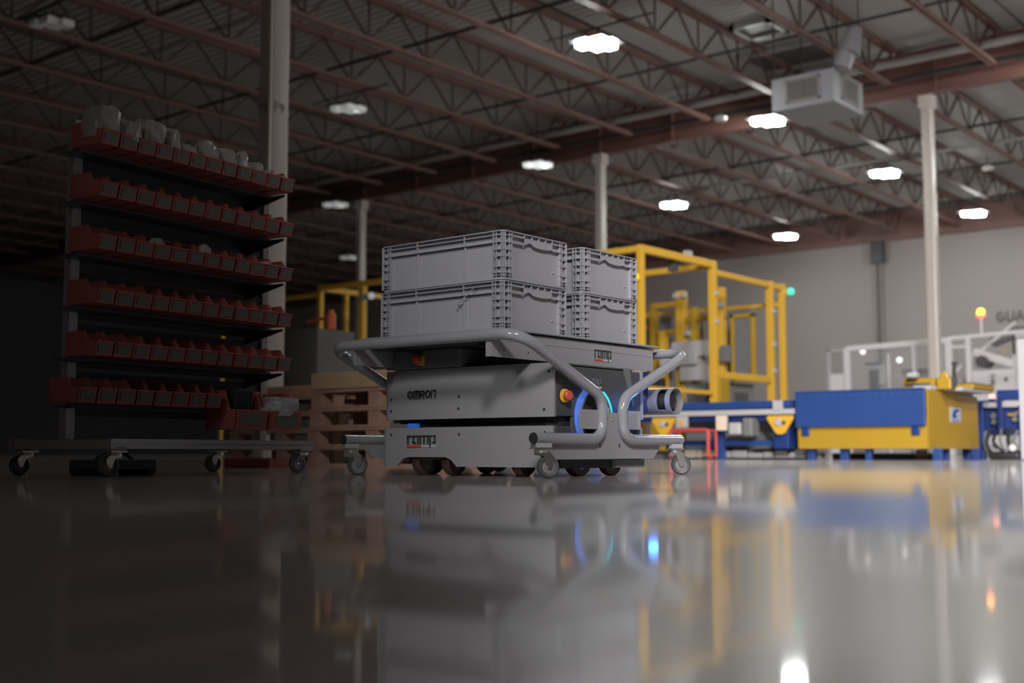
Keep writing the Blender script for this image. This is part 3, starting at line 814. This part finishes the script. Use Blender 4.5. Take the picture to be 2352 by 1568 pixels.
def blob(name, c, s, m, seed, label, cat, spike=.35, group=None):
    bm = bmesh.new(); bmesh.ops.create_icosphere(bm, subdivisions=3, radius=1)
    rnd = random.Random(seed); dirs = [(Vector((rnd.uniform(-1,1),rnd.uniform(-1,1),rnd.uniform(-1,1))).normalized(), rnd.uniform(-.8,1)) for _ in range(16)]
    for v in bm.verts:
        n = v.co.normalized(); k = 1.0
        for d_, a in dirs: k += spike*a*max(0, n.dot(d_))**9
        co = Vector([math.copysign(abs(c_)**.75, c_) for c_ in n])*k*(1+rnd.uniform(-.10,.10))
        v.co = (co.x*s[0]*.9, co.y*s[1]*.9, max(co.z, -.55)*s[2]*.85)
    me = bpy.data.meshes.new(name); bm.to_mesh(me); bm.free(); me.materials.append(m)
    o = bpy.data.objects.new(name, me); COL.objects.link(o); o.location = MR @ Vector(c); o.rotation_euler = (0,0,rz)
    return tag(o, label, cat, group)
bags = [(-.13,.045,.03,.035),(-.215,.06,.035,.042),(-.30,.075,.035,.055),(-.39,.085,.036,.07),(-.47,.09,.04,.075),(-.56,.08,.04,.08),(-.66,.07,.036,.055),(-.75,.085,.045,.085),(-.86,.09,.05,.09),(-.97,.1,.05,.075),(-1.07,.09,.05,.09)]
bl = ['in the bin nearest the column','in the second bin from the column','in the third bin, softly rounded','long pale bag in the fourth bin','broad bag in the fifth bin','tall bag in the sixth bin','low bag in the seventh bin','upright folded bag in the eighth bin','pointed bag in the ninth bin','curled bag in the tenth bin','dim wavy bag at the dark left end']
for i, (y, a, b_, h) in enumerate(bags):
    blob('plastic_bag', (-.10, y, 1.195+.022+h*.55), (a*.8, b_*1.1, h), BAG, i+3, 'crumpled white plastic bag on the top row, ' + bl[i], 'bag', group='white bags on the top bin row')
for i, (y, h, lb) in enumerate(((-.14,.03,'small white packet with blue edge in the right end bin of the third row'),(-.23,.035,'crumpled packet in the second bin of the third row'),(-.40,.03,'low clear packet in the fourth bin of the third row'),(-.56,.05,'folded white packet standing in the third row'),(-.80,.045,'upright dim packet in the middle of the third row'))):
    blob('packet', (-.09, y, .812+.02+h*.6), (.03,.033,h), BAG, 40+i, lb, 'packet')
blob('plastic_bag', (-.06, -.175, .265), (.085,.075,.062), BAGC, 77, 'clear shiny plastic bag bulging from the large right end bin', 'bag', .3)
o = MB().prism([(-.14,0),(-.04,0),(-.02,.15),(-.13,.16)], XZ, -.05, .05).build('black_part', BLACK, bevel=.008); o.location = MR @ Vector((-.0,-.385,.19)); o.rotation_euler = (0,0,rz)
tag(o, 'black moulded part standing upright in the second large red bin', 'part')
t = empty('red_crate', (-5.36, 4.33, 0), .35, label='flat red crate lying on the floor beyond the rack base', cat='crate')
b = MB(); b.box(-.14,.14,-.1,.1,0,.005); b.box(-.14,.14,-.1,-.095,.005,.052); b.box(-.14,.14,.095,.1,.005,.052); b.box(-.14,-.135,-.1,.1,.005,.052); b.box(.135,.14,-.1,.1,.005,.052)
b.build('body', RED, t)
MB().box(-.15,.15,-.11,-.1,.046,.056).build('rim', mat('pink_rim', (.6,.2,.16), .5), t)
t = empty('floor_jack', MR @ Vector((-.3,-.80,0)), rz, label='low dark pallet tool on the floor beneath the bin rack', cat='tool')
MB().box(-.1,.1,-.13,.13,.02,.06).build('body', DARKG, t, bevel=.01)
MB().tube([(0,-.1,.05),(0,-.05,.085),(0,.05,.085),(0,.1,.05)], .008, 8).build('handle', DARKG, t, smooth=True)
for yy in (-.11,.11): MB().lathe([(0,-.09),(.022,-.09),(.022,.09),(0,.09)], (0,yy,.022), (1,0,0), 16).build('roller', BLACK, t)

# ------------------------------------------------------------------ pallets
def make_pallet(loc, rzz, m1, label, Lx=1.15, Ly=.85):
    t = empty('wooden_pallet', loc, rzz, label=label, cat='pallet', group='stacked wooden pallets')
    tb = MB().box(-Lx/2, Lx/2, -.05, .05, .100, .117).mesh('top_board', m1)
    n = 6
    for i in range(n):
        o = bpy.data.objects.new('top_board', tb); COL.objects.link(o); o.parent = t; o.location = (0, -Ly/2+.05+(Ly-.1)*i/(n-1), 0)
    bb = MB().box(-Lx/2, Lx/2, -.045, .045, 0, .016).mesh('bottom_board', m1)
    for yy in (-Ly/2+.05, 0, Ly/2-.05):
        o = bpy.data.objects.new('bottom_board', bb); COL.objects.link(o); o.parent = t; o.location = (0, yy, 0)
    bk = MB().box(-.05,.05,-.045,.045,.016,.100).mesh('block', WOOD)
    for xx in (-Lx/2+.05, 0, Lx/2-.05):
        for yy in (-Ly/2+.05, 0, Ly/2-.05):
            o = bpy.data.objects.new('block', bk); COL.objects.link(o); o.parent = t; o.location = (xx, yy, 0)
    return t
PP = ['bottom','second','third','top']
pa = None
for si, (px, py, nn, wh) in enumerate(((-5.25, 5.55, 4, 'near pallet stack left of the robot'), (-6.75, 6.1, 4, 'farther pallet stack behind the bin rack'))):
    for k in range(nn):
        lb = '%s wooden pallet of the %s' % (PP[k], wh)
        z = k*.1185; a = random.uniform(-.02,.02); dx = random.uniform(-.03,.03)
        if pa is None: pa = make_pallet((px+dx, py, z), a, WOOD, lb)
        else:
            c_ = copy_tree(pa); c_.location = (px+dx, py, z); c_.rotation_euler = (0,0,a); c_['label'] = lb
b = MB().box(-.60,.56,-.43,.43,0,.105).build('cardboard_slab', CARDB, bevel=.01); b.location = (-5.22, 5.55, .4745); tag(b, 'flat brown cardboard load on top of the near pallet stack', 'carton')
b = MB().box(-.50,.50,-.35,.35,0,.085).build('wood_load', WOODL, bevel=.01); b.location = (-6.7, 6.1, .4745); tag(b, 'low pale wooden load on top of the farther pallet stack', 'crate')
t = empty('grey_cabinet', (-9.2, 8.0, 0), label='plain grey machine cabinet behind the pallets with an orange cylinder on top', cat='cabinet')
MB().box(-.6,.2,0,.5,.03,1.30).build('body', GUNM, t, bevel=.01); MB().box(-.58,.18,.02,.48,0,.03).build('plinth', DARK, t)
MB().box(-.56,-.19,-.012,0,.08,1.25).build('door', GUNM, t); MB().box(-.17,.17,-.012,0,.08,1.25).build('door', GUNM, t)
t = empty('orange_cylinder', (-9.03, 8.2, 1.30), label='orange upright cylinder standing on the grey cabinet', cat='cylinder')
MB().lathe([(0,0),(.05,0),(.05,.15),(.03,.17),(.03,.2),(0,.2)], (0,0,0), (0,0,1), 16).build('body', ORANGE, t, smooth=True)
MB().tube([(-.02,0,.13),(-.32,-.02,.10)], .015, 8).build('hose', ORANGE, t)

# ------------------------------------------------------------------ yellow guard cage
CG = empty('guard_cage', (-11.5, 14.5, 0), label='large yellow square tube guard cage around the press behind the totes', cat='cage')
def rel(p): return (p[0]+11.5, p[1]-14.5, p[2])
def post(x, y, h, w=.1, parent=None, z0=0, m=YEL):
    o = MB().box(-w/2, w/2, -w/2, w/2, z0, h).build('post', m, CG, bevel=.008); o.location = rel((x,y,0)); return o
def rail(p, q, w=.08, h=.08, name='beam', m=YEL): return MB().beam(rel(p), rel(q), w, h).build(name, m, CG, bevel=.008)
H = 2.76
post(-8.53,13.1,H,.085); post(-8.49,14.88,H,.10); post(-8.49,16.60,2.66,.10); post(-8.49,17.0,2.66,.09); post(-14.68,13.1,H,.08); post(-13.70,13.1,H-.05,.10)
post(-15.05,14.0,2.75,.08); post(-14.6,17.0,2.7,.08); post(-8.9,13.1,H,.04,m=YEL2)
rail((-14.68,13.1,H-.05),(-8.53,13.1,H-.05)); rail((-8.53,13.1,H-.05),(-8.49,14.88,H-.05),.08,.10); rail((-14.6,14.88,H-.07),(-8.49,14.88,H-.07),.08,.08)
rail((-14.68,13.1,H-.05),(-14.6,17.0,H-.05),.08,.08); rail((-8.49,14.88,2.60),(-8.49,16.6,2.60)); rail((-8.49,16.6,2.60),(-8.49,17.0,2.60),.08,.08)
rail((-8.49,14.88,1.16),(-8.49,16.6,1.16),.08,.10); rail((-14.6,17.0,2.35),(-8.49,17.0,2.35),.06,.06); rail((-17.2,13.1,2.62),(-14.68,13.1,2.62),.06,.06)
post(-17.2,13.1,2.62,.06)
rail((-8.53,13.1,.9),(-8.49,14.88,.9),.06,.06)
MB().box(-.07,.07,0,.26,.35,1.12).build('lock_box', YEL2, CG, loc=rel((-8.49,14.94,0)), bevel=.006)
# cable loops at the top corner
MB().box(-.04,.04,-.06,.06,0,.07).build('cable_clip', GREYM, CG, loc=rel((-8.51,14.25,2.755)))
MB().box(-.05,.05,-.06,.06,0,.16).build('junction_box', DARKG, CG, loc=rel((-8.62,14.05,2.53)))
# end stops and hinges
for (x, y, z) in ((-8.43,14.88,2.3),(-8.43,14.88,1.9),(-8.42,16.6,2.2),(-8.42,16.6,1.7),(-8.42,16.6,1.3)):
    MB().box(-.02,.02,-.03,.03,-.03,.03).build('hinge', GREYM, CG, loc=rel((x,y,z)))
# mesh screens of the far sides, one strip each
for k in range(9):
    x = -11.6+.30*k
    MB().box(0,.22,-.004,.004,1.25,2.3).build('screen_strip', GUNM, CG, loc=rel((x,17.0,0)))
# signal lamp on the corner
t = empty('signal_lamp', (-8.42, 17.09, 2.5), label='green lit signal lamp on the right top corner of the yellow cage', cat='signal lamp')
MB().lathe([(0,-.05),(.035,-.05),(.05,-.03),(.055,.0),(.05,.03),(0,.06)], (.04,0,.05), (0,0,1), 14).build('lens', LENS_G, t, smooth=True)
MB().box(-.07,-.01,-.05,.05,0,.1).build('bracket', YEL, t)
t = empty('round_marker_lamp', (-8.60, 13.03, 2.28), label='small round yellow lamp on the cage post beside the rear totes', cat='lamp')
MB().lathe([(0,.05),(.045,.03),(.055,0),(0,-.01)], (.05,-.03,.05), (.6,-.8,0), 14).build('lens', mat('yellow_lens', (.8,.6,.02), .3, emis=(.75,.5,.01), es=.5), t, smooth=True)
MB().box(.0,.1,-.01,.027,.01,.09).build('bracket', YEL, t)
t = empty('white_lamp_small', (-13.45, 13.0, 2.43), label='small white lamp on the left part of the cage at the edge of the totes', cat='lamp')
MB().lathe([(0,.05),(.045,.03),(.055,0),(0,-.01)], (.05,0,.05), (.6,-.8,0), 14).build('lens', mat('dim_white_lens', (.6,.6,.6), .3, emis=(.5,.5,.5), es=.45), t, smooth=True)
MB().box(-.21,.1,.0,.056,.01,.09).build('bracket', GREYM, t)

# inner press with yellow uprights, grey head
PR = empty('press_machine', (-9.8, 16.5, 0), label='yellow framed press with grey clamping head inside the guard cage', cat='press')
def pr(x0, x1, y0, y1, z0, z1, name, m, bv=.008): return MB().box(x0+9.8, x1+9.8, y0-16.5, y1-16.5, z0, z1).build(name, m, PR, bevel=bv)
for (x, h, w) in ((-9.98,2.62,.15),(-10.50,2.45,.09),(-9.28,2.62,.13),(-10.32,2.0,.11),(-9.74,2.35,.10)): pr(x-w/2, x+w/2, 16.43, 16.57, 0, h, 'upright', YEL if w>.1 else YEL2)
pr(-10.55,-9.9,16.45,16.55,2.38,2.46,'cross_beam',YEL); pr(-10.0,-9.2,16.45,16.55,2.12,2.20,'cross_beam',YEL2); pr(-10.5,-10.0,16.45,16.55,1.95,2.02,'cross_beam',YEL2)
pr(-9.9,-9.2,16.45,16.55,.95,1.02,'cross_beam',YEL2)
pr(-9.96,-9.35,16.15,16.42,1.55,1.78,'clamp_head',GREYM); pr(-10.15,-9.5,16.1,16.4,1.42,1.58,'clamp_head',GREYM); pr(-9.85,-9.45,16.2,16.42,1.18,1.42,'clamp_jaw',GREYM)
pr(-9.2,-9.05,16.3,16.42,1.45,1.7,'gauge_box',GUNM)
pr(-10.45,-10.25,16.3,16.45,.85,1.25,'drive_unit',DARK); pr(-10.9,-10.7,16.3,16.5,0,2.2,'side_column',GREYM)
for z in (1.7,2.05): pr(-10.62,-10.56,16.35,16.42,z,z+.05,'red_knob',REDBTN)
for (x,z) in ((-9.9,2.5),(-10.05,2.5),(-9.25,2.3),(-9.85,1.9)): pr(x,x+.07,16.35,16.43,z,z+.08,'sensor',GREYM,.003)
pr(-10.75,-10.68,16.4,16.47,0,2.3,'conduit',WHITE,.02)
# inner door frame, right
for (x0,x1,z0,z1) in ((-9.10,-9.04,1.15,2.18),(-8.76,-8.70,1.15,2.18)): pr(x0,x1,16.46,16.54,z0,z1,'door_stile',YEL2)
pr(-9.10,-8.70,16.46,16.54,2.12,2.18,'door_rail',YEL2); pr(-9.10,-8.70,16.46,16.54,1.15,1.22,'door_rail',YEL2); pr(-9.04,-8.76,16.49,16.51,1.22,2.12,'door_panel',GUNM)
t = empty('control_cabinet', (-8.75, 15.9, 0), label='dark grey cabinet low in the cage behind the yellow posts', cat='cabinet')
MB().box(-.55,.12,-.45,.4,.02,1.06).build('body', GUNM, t, bevel=.01); MB().box(-.5,.07,-.462,-.45,.1,1.0).build('door', DARKG, t)
MB().box(-.56,.13,-.46,.41,1.06,1.08).build('top', DARKG, t); MB().box(.12,.135,-.2,.2,.75,.95).build('vent', DARKG, t); MB().box(-.53,.1,-.43,.38,0,.02).build('plinth', DARK, t)
# pipes on wall
t = empty('wall_conduit', (-15.93, 39.0, 0), label='dark vertical conduit with box on the back wall right of the cage', cat='conduit')
MB().tube([(0,0,.1),(0,0,6.45)], .05, 8).build('pipe', mat('conduit_grey',(.13,.125,.125),.5), t, smooth=True); MB().box(-.22,.22,-.1,.12,6.4,7.1).build('box', DARKG, t, bevel=.01)
# sign on the wall
m = MB(); lettering(m, 'GUAR', (-12.18, 39.195, 4.16), (1,0,0), (0,0,1), (0,-1,0), .30, .14, .12, depth=.03)
tag(m.build('wall_sign', mat('sign_letters', (.12,.12,.13), .5)), 'dark raised capital letters G U A R on the back wall above the white machine', 'sign')

# ------------------------------------------------------------------ conveyor
CV = empty('conveyor', (-9, 12.5, 0), label='long roller conveyor with blue frame and pale side rail in front of the cage', cat='conveyor')
def cv(x0,x1,y0,y1,z0,z1,name,m,bv=.004): return MB().box(x0+9,x1+9,y0-12.5,y1-12.5,z0,z1).build(name,m,CV,bevel=bv)
cv(-12.5,-6.1,12.55,12.6,.58,.665,'blue_rail',BLUE); cv(-12.5,-6.1,12.46,12.52,.505,.565,'side_rail',GREYM); cv(-12.5,-6.1,12.6,12.98,.53,.58,'bed',DARKG)
cv(-12.5,-6.1,12.98,13.03,.58,.66,'blue_rail',BLUE); cv(-12.5,-6.1,12.53,12.6,.44,.505,'lower_rail',BLUED)
rm = MB().tube([(0,.05,0),(0,.43,0)], .024, 10).mesh('roller', STEEL, True)
x = -12.4
while x < -6.15:
    o = bpy.data.objects.new('roller', rm); COL.objects.link(o); o.parent = CV; o.location = (x+9, .05, .605); x += .11
for x in (-7.10,-8.9,-10.7,-12.3): cv(x-.04,x+.04,12.55,12.63,0,.44,'leg',BLUE)
cv(-6.38,-6.2,12.5,12.7,.12,.36,'leg_block',BLUED,.01)
cv(-7.1,-6.3,12.58,12.64,.155,.215,'stretcher',BLUE); cv(-12.3,-7.1,12.6,12.66,.155,.215,'stretcher',BLUED)
cv(-6.36,-6.25,12.45,12.5,.55,.66,'stop_block',GREYM)
cv(-7.75,-6.15,12.9,13.0,.10,.50,'cross_panel',GUNM)
for x in (-6.27,-7.80):
    poly = [(-.15,.49),(.15,.49),(.165,.46),(.06,.30),(.03,.28),(-.03,.28),(-.06,.30),(-.165,.46)]
    b = MB().prism(poly, XZ, -.06, -.03).build('corner_bracket', YEL, CV, bevel=.006); b.location = (x+9, 0, 0)
    MB().lathe([(0,.02),(.035,.02),(.045,0)], (-.015,-.06,.415), (0,-1,0), 16).build('bearing', GREYM, b, smooth=True)
    MB().lathe([(0,.015),(.022,.015),(.025,0)], (.05,-.06,.41), (0,-1,0), 12).build('bearing_hole', DARKG, b, smooth=True)
cv(-7.05,-6.93,12.38,12.45,.33,.50,'cable_box',mat('cream_box',(.72,.58,.45),.5)); cv(-7.60,-7.46,12.4,12.46,.37,.50,'cable_box',GREYM)
MB().lathe([(0,.01),(.035,.01),(.035,0)], (1.47,-.1,.435), (0,-1,0), 14).build('dial', YEL, CV)
cv(-6.9,-6.75,12.4,12.6,.28,.42,'motor',GREYM,.02); cv(-6.72,-6.6,12.4,12.6,.26,.47,'motor',GUNM,.02)
rnd = random.Random(5)
x = -7.7
while x < -6.1:
    w = rnd.uniform(.08,.2); h = rnd.uniform(.07,.12); cv(x,x+w,12.75,12.9,.015,h,'floor_duct',GREYM,.012); x += w+.015
cv(-9.5,-6.1,12.9,13.0,0,.10,'floor_channel',GUNM)
# red tubular stand
t = empty('red_stand', (-7.33, 12.25, 0), label='small red tubular stand on the floor in front of the conveyor', cat='stand')
m = MB(); m.tube(fillet([(-.25,0,.03),(-.25,0,.335),(.25,0,.335),(.25,0,.03),(.30,0,.03)], .03, 4), .022, 10); m.build('frame', REDT, t, smooth=True)
m = MB(); m.tube(fillet([(-.25,.18,.03),(-.25,.18,.33),(.25,.18,.33),(.25,.18,.03)], .03, 4), .018, 10); m.build('frame', REDT, t, smooth=True)
MB().box(-.25,.25,-.02,.2,.045,.06).build('shelf', YEL2, t)
for xx in (-.25,.25):
    for yy in (0,.18): MB().lathe([(0,0),(.03,0),(.03,.02),(0,.03)], (xx,yy,0), (0,0,1), 10).build('foot', DARK, t)

# ------------------------------------------------------------------ blue and yellow machine
M = empty('transfer_machine', (-5.35, 13.2, 0), label='big blue and yellow panelled transfer machine on blue legs', cat='machine')
def mm(x0,x1,y0,y1,z0,z1,name,m_,bv=.006): return MB().box(x0+5.35,x1+5.35,y0-13.2,y1-13.2,z0,z1).build(name,m_,M,bevel=bv)
mm(-6.06,-4.62,12.52,14.02,.12,.70,'inner_frame',DARKG)
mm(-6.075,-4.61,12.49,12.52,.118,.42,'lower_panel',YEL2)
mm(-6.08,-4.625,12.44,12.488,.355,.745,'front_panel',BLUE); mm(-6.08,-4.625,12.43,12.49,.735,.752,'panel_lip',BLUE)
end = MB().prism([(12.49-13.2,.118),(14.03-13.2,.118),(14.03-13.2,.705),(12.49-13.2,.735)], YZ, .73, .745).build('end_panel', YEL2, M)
sc = MB().lathe([(0,.006),(.009,.005),(.011,0)], (0,0,0), (0,-1,0), 8).mesh('rivet', mat('rivet', (.05,.1,.16), .4), True)
for k in range(15):
    o = bpy.data.objects.new('rivet', sc); COL.objects.link(o); o.parent = M; o.location = (-6.0+.094*k+5.35, 12.44-13.2, .70)
for x in (-6.02,-4.78): mm(x,x+.09,12.46,12.49,.26,.355,'blue_bracket',BLUED,.01)
for x, z in ((-6.05,.16),(-4.66,.16),(-4.66,.34)):
    MB().lathe([(0,.004),(.012,.004),(.012,0)], (x+5.35, 12.49-13.2, z), (0,-1,0), 10).build('bolt_head', mat('bolt_yellow',(.4,.28,.03),.4), M)
for x, w in ((-6.0,.08),(-5.62,.09),(-5.33,.06),(-4.60,.09)): mm(x,x+w,12.56,12.64,0,.12,'leg',BLUE)
for x, y in ((-4.75,13.2),(-4.75,13.9),(-5.9,13.9),(-4.45,13.3)): mm(x,x+.08,y,y+.08,0,.12,'leg',BLUED)
mm(-6.0,-4.8,13.2,13.5,.0,.07,'floor_box',GUNM); mm(-4.95,-4.85,13.0,13.1,0,.11,'rusty_block',RUST)
# emblem plate on the yellow end
pl = MB().box(.745,.750,-.075,.255,.405,.565).build('emblem_plate', mat('plate_pale', (.42,.44,.50), .4), M)
e = MB(); e.add([(.7505,y,z) for y,z in ((-.03,.46),(.03,.53),(.09,.545),(.21,.545),(.21,.525),(.12,.51),(.09,.49),(.15,.465),(.07,.445))], [tuple(range(9))]); e.box(.750,.7515,-.02,.2,.42,.43); e.build('emblem', BLUE, pl)
# top works
mm(-4.80,-4.62,12.6,13.9,.735,.78,'top_plate',GREYM); mm(-4.75,-4.64,12.7,14.0,.70,.75,'side_track',GREYM)
mm(-5.0,-4.66,12.85,13.0,.76,.875,'yellow_bracket',YEL2); mm(-4.98,-4.70,12.84,12.85,.79,.82,'bracket_slot',DARKG)
mm(-4.62,-4.46,12.78,12.95,.74,.86,'clamp_base',YEL2,.02)
m = MB().prism([(-.07,.84),(.06,.84),(.04,.91),(.0,.94),(-.04,.91)], XZ, -.04, .04).build('clamp_body', YEL2, M, bevel=.015); m.location = (.80, -.35, -.0)
MB().tube([(.90,-.38,.76),(.905,-.38,.86)], .03, 10).build('handle_collar', DARK, M, smooth=True)
MB().tube([(.905,-.38,.86),(.915,-.38,1.01)], .019, 10).build('black_handle', BLACK, M, smooth=True)
MB().tube([(.915,-.38,1.0),(.915,-.38,1.03)], .027, 10).build('handle_cap', BLACK, M, smooth=True)
mm(-4.60,-4.40,13.3,14.0,.77,.82,'slatted_top',YEL2); mm(-4.66,-4.42,13.0,14.02,.735,.77,'steel_top',GREYM)
for k in range(8): mm(-4.60,-4.40,13.32+.085*k,13.34+.085*k,.82,.835,'slat',DARKG,.002)
mm(-4.9,-4.8,12.7,12.8,.88,.93,'sensor_box',GREYM)

# right edge: dark blue drive unit
D_ = empty('drive_unit', (-4.5, 14.5, 0), label='dark blue drive machine with black hoses at the right edge', cat='machine')
def dd(x0,x1,y0,y1,z0,z1,name,m_,bv=.006): return MB().box(x0+4.5,x1+4.5,y0-14.5,y1-14.5,z0,z1).build(name,m_,D_,bevel=bv)
dd(-4.78,-4.20,14.6,15.1,.28,.62,'body',BLUED); dd(-4.78,-4.70,14.5,14.6,0,.66,'leg',BLUED); dd(-4.30,-4.22,14.5,14.6,0,.62,'leg',BLUED)
dd(-4.54,-4.20,14.5,14.6,.68,.80,'top_box',BLUED); dd(-4.79,-4.2,14.52,14.58,.60,.67,'cross_rail',GREYM); dd(-4.80,-4.52,14.5,14.56,.665,.685,'edge_rail',BLUED)
dd(-4.44,-4.34,14.55,14.6,.5,.53,'yellow_tag',YEL2); dd(-4.54,-4.48,14.5,14.6,.3,.7,'upright',BLUED)
for (x,z,r_) in ((-4.60,.50,.045),(-4.60,.43,.035),(-4.36,.46,.04),(-4.33,.53,.03)):
    MB().lathe([(0,.05),(r_*.7,.05),(r_,.03),(r_,0)], (x+4.5, .09, z), (0,-1,0), 14).build('fitting', GUNM, D_, smooth=True)
rnd = random.Random(3)
for k in range(7):
    x = -4.68+.06*k; a = [(x+4.5, .02, .33+rnd.uniform(-.03,.05)), (x+4.5+rnd.uniform(-.05,.05), -.06, .2), (x+4.54+rnd.uniform(-.05,.05), -.04, .08), (x+4.6, .08, .05)]
    MB().tube(fillet(a, .05, 4), rnd.uniform(.012,.026), 8).build('hose', BLACK if k % 3 else GUNM, D_, smooth=True)
dd(-4.66,-4.3,14.46,14.7,.0,.09,'motor',DARK,.03); MB().lathe([(0,.04),(.035,.03),(.045,0)], (.14,-.06,.13), (0,-1,0), 14).build('filter', WHITE, D_, smooth=True)
dd(-4.64,-4.56,14.48,14.52,.07,.17,'silver_pipe',GREYM,.015)
t = empty('red_light', (-4.63, 14.62, .70), label='small glowing red lamp on the dark blue drive machine', cat='lamp')
MB().lathe([(0,-.02),(.03,-.015),(.035,0),(.03,.02),(0,.03)], (0,0,.03), (0,0,1), 12).build('lens', LENS_R, t, smooth=True); MB().box(-.03,.03,-.02,.02,-.015,.01).build('socket', DARK, t)
t = empty('corner_post', (-3.665, 12.5, 0), label='plain light grey post at the right edge of the picture', cat='post')
MB().box(-.022,.06,-.03,.03,.0,1.20).build('shaft', GREYM, t, bevel=.004); MB().box(-.05,.09,-.06,.06,0,.012).build('base_plate', DARKG, t)

# ------------------------------------------------------------------ white machine enclosure (far)
WM = empty('white_enclosure', (-9.5, 26, 0), label='long white framed machine enclosure with clear panels behind the blue machine', cat='machine')
def wm_(x0,x1,y0,y1,z0,z1,name,m_,bv=.01): return MB().box(x0+9.5,x1+9.5,y0-26,y1-26,z0,z1).build(name,m_,WM,bevel=bv)
for x, w in ((-11.40,.13),(-9.10,.13),(-9.86,.07),(-8.68,.10)): wm_(x-w/2,x+w/2,25.94,26.06,0,2.42 if x<-9.2 else 2.5,'post',WHITE)
MB().beam((-1.9,0,2.40),(.4,0,2.46),.1,.12).build('top_beam', WHITE, WM, bevel=.01); MB().beam((.4,0,2.50),(2.6,0,2.58),.08,.08).build('top_beam', WHITE, WM, bevel=.01)
wm_(-11.9,-11.82,26,26.1,0,2.42,'post',GREYM); wm_(-11.9,-11.4,26,26.08,2.36,2.42,'top_beam',GREYM); wm_(-11.83,-11.50,26,26.3,0,1.84,'white_cabinet',WHITE)
wm_(-9.08,-8.7,25.97,26.03,2.28,2.34,'beam',WHITE)
GL_ = mat('clear_panel', (.6,.6,.62), .08, alpha=.12)
for a, b_ in ((-11.33,-9.9),(-9.82,-9.17)): wm_(a,b_,26.0,26.006,1.0,2.34,'clear_panel',GL_,0)
WM0 = WM; WM = empty('inner_machine', (-9.5, 26, 0), label='grey machine bed with small units standing inside the white framed enclosure', cat='machine')
wm_(-10.72,-10.66,26.6,26.66,0,2.3,'inner_post',WHITE); wm_(-11.3,-9.25,26.75,27.4,0,1.55,'machine_bed',GREYM)
wm_(-11.2,-10.8,26.7,26.9,1.6,2.05,'inner_unit',GREYM); wm_(-10.5,-10.0,26.9,27.2,1.6,1.95,'inner_unit',GUNM)
wm_(-11.15,-10.95,26.6,26.7,1.5,1.95,'dark_screen',DARKG); wm_(-10.2,-9.9,26.6,26.7,1.6,1.72,'inner_unit',WHITE); wm_(-11.2,-10.9,26.5,26.6,2.05,2.1,'blue_edge',BLUED)
wm_(-10.6,-9.3,26.7,26.75,1.75,1.8,'inner_rail',GREYM); wm_(-10.45,-10.4,26.7,26.75,1.3,1.8,'inner_rail',GREYM); wm_(-9.6,-9.55,26.7,26.75,1.3,1.9,'inner_rail',GREYM)
WM = WM0
for (x, z) in ((-11.07,2.33),(-10.23,2.10)):
    MB().lathe([(0,.06),(.05,.05),(.065,0),(0,-.02)], (x+9.5,.1,z), (.5,-.8,0), 14).build('inner_lamp', LENS_W, WM, smooth=True)
WM = WM0
# white cabinet with arm
WC = empty('white_cabinet', (-8.4, 26.9, 0), label='white machine cabinet with slanted arm on top at the right', cat='machine')
def wc(x0,x1,y0,y1,z0,z1,name,m_,bv=.015): return MB().box(x0+8.4,x1+8.4,y0-26.5,y1-26.5,z0,z1).build(name,m_,WC,bevel=bv)
wc(-8.95,-8.0,26.3,27.2,0,1.84,'body',WHITE); wc(-8.46,-8.36,26.26,26.3,1.5,1.75,'gauge',GREYM); wc(-8.43,-8.39,26.24,26.26,1.52,1.62,'gauge_dial',DARK); wc(-8.18,-8.11,26.28,26.3,1.58,1.66,'latch',DARKG)
wc(-9.2,-8.95,26.4,26.9,1.3,1.7,'side_box',GREYM)
MB().beam((-.45,0,2.25),(.45,0,1.93),.35,.18).build('arm', WHITE, WC, bevel=.04)
MB().lathe([(0,-.25),(.13,-.25),(.13,.25),(0,.25)], (-.22,-.05,2.02), (0,1,0), 16).build('arm_joint', DARKG, WC, smooth=True)
MB().beam((-1.0,0,1.75),(.45,0,2.85),.1,.07).build('brace', WHITE, WC); wc(-8.0,-7.82,26.3,26.5,0,2.3,'post',WHITE); wc(-7.9,-7.6,26.2,26.3,0,2.65,'post',WHITE)
MB().beam((-.1,.1,2.45),(.35,.1,2.62),.25,.22).build('arm_cover', GUNM, WC, bevel=.02); wc(-7.98,-7.88,26.25,26.35,2.15,2.5,'cylinder',DARKG); wc(-8.0,-7.2,26.3,26.8,2.62,2.75,'gantry',GUNM)
MB().lathe([(0,.03),(.03,.03),(.03,0)], (.28,-.3,2.22), (0,-1,0), 10).build('yellow_knob', YEL, WC)
t = empty('beacon_lamp', (-8.4, 26.0, 2.566), label='glowing amber beacon on a thin pole above the white machine', cat='signal lamp')
MB().tube([(0,0,.0),(0,0,.36)], .025, 8).build('pole', WHITE, t, smooth=True)
MB().lathe([(.0,.36),(.075,.36),(.08,.38),(.075,.40)], (0,0,0), (0,0,1), 14).build('lamp_base', LENS_YR, t, smooth=True)
MB().lathe([(.07,.40),(.078,.45),(.07,.50),(.04,.53),(0,.54)], (0,0,0), (0,0,1), 14).build('lens', LENS_Y, t, smooth=True)
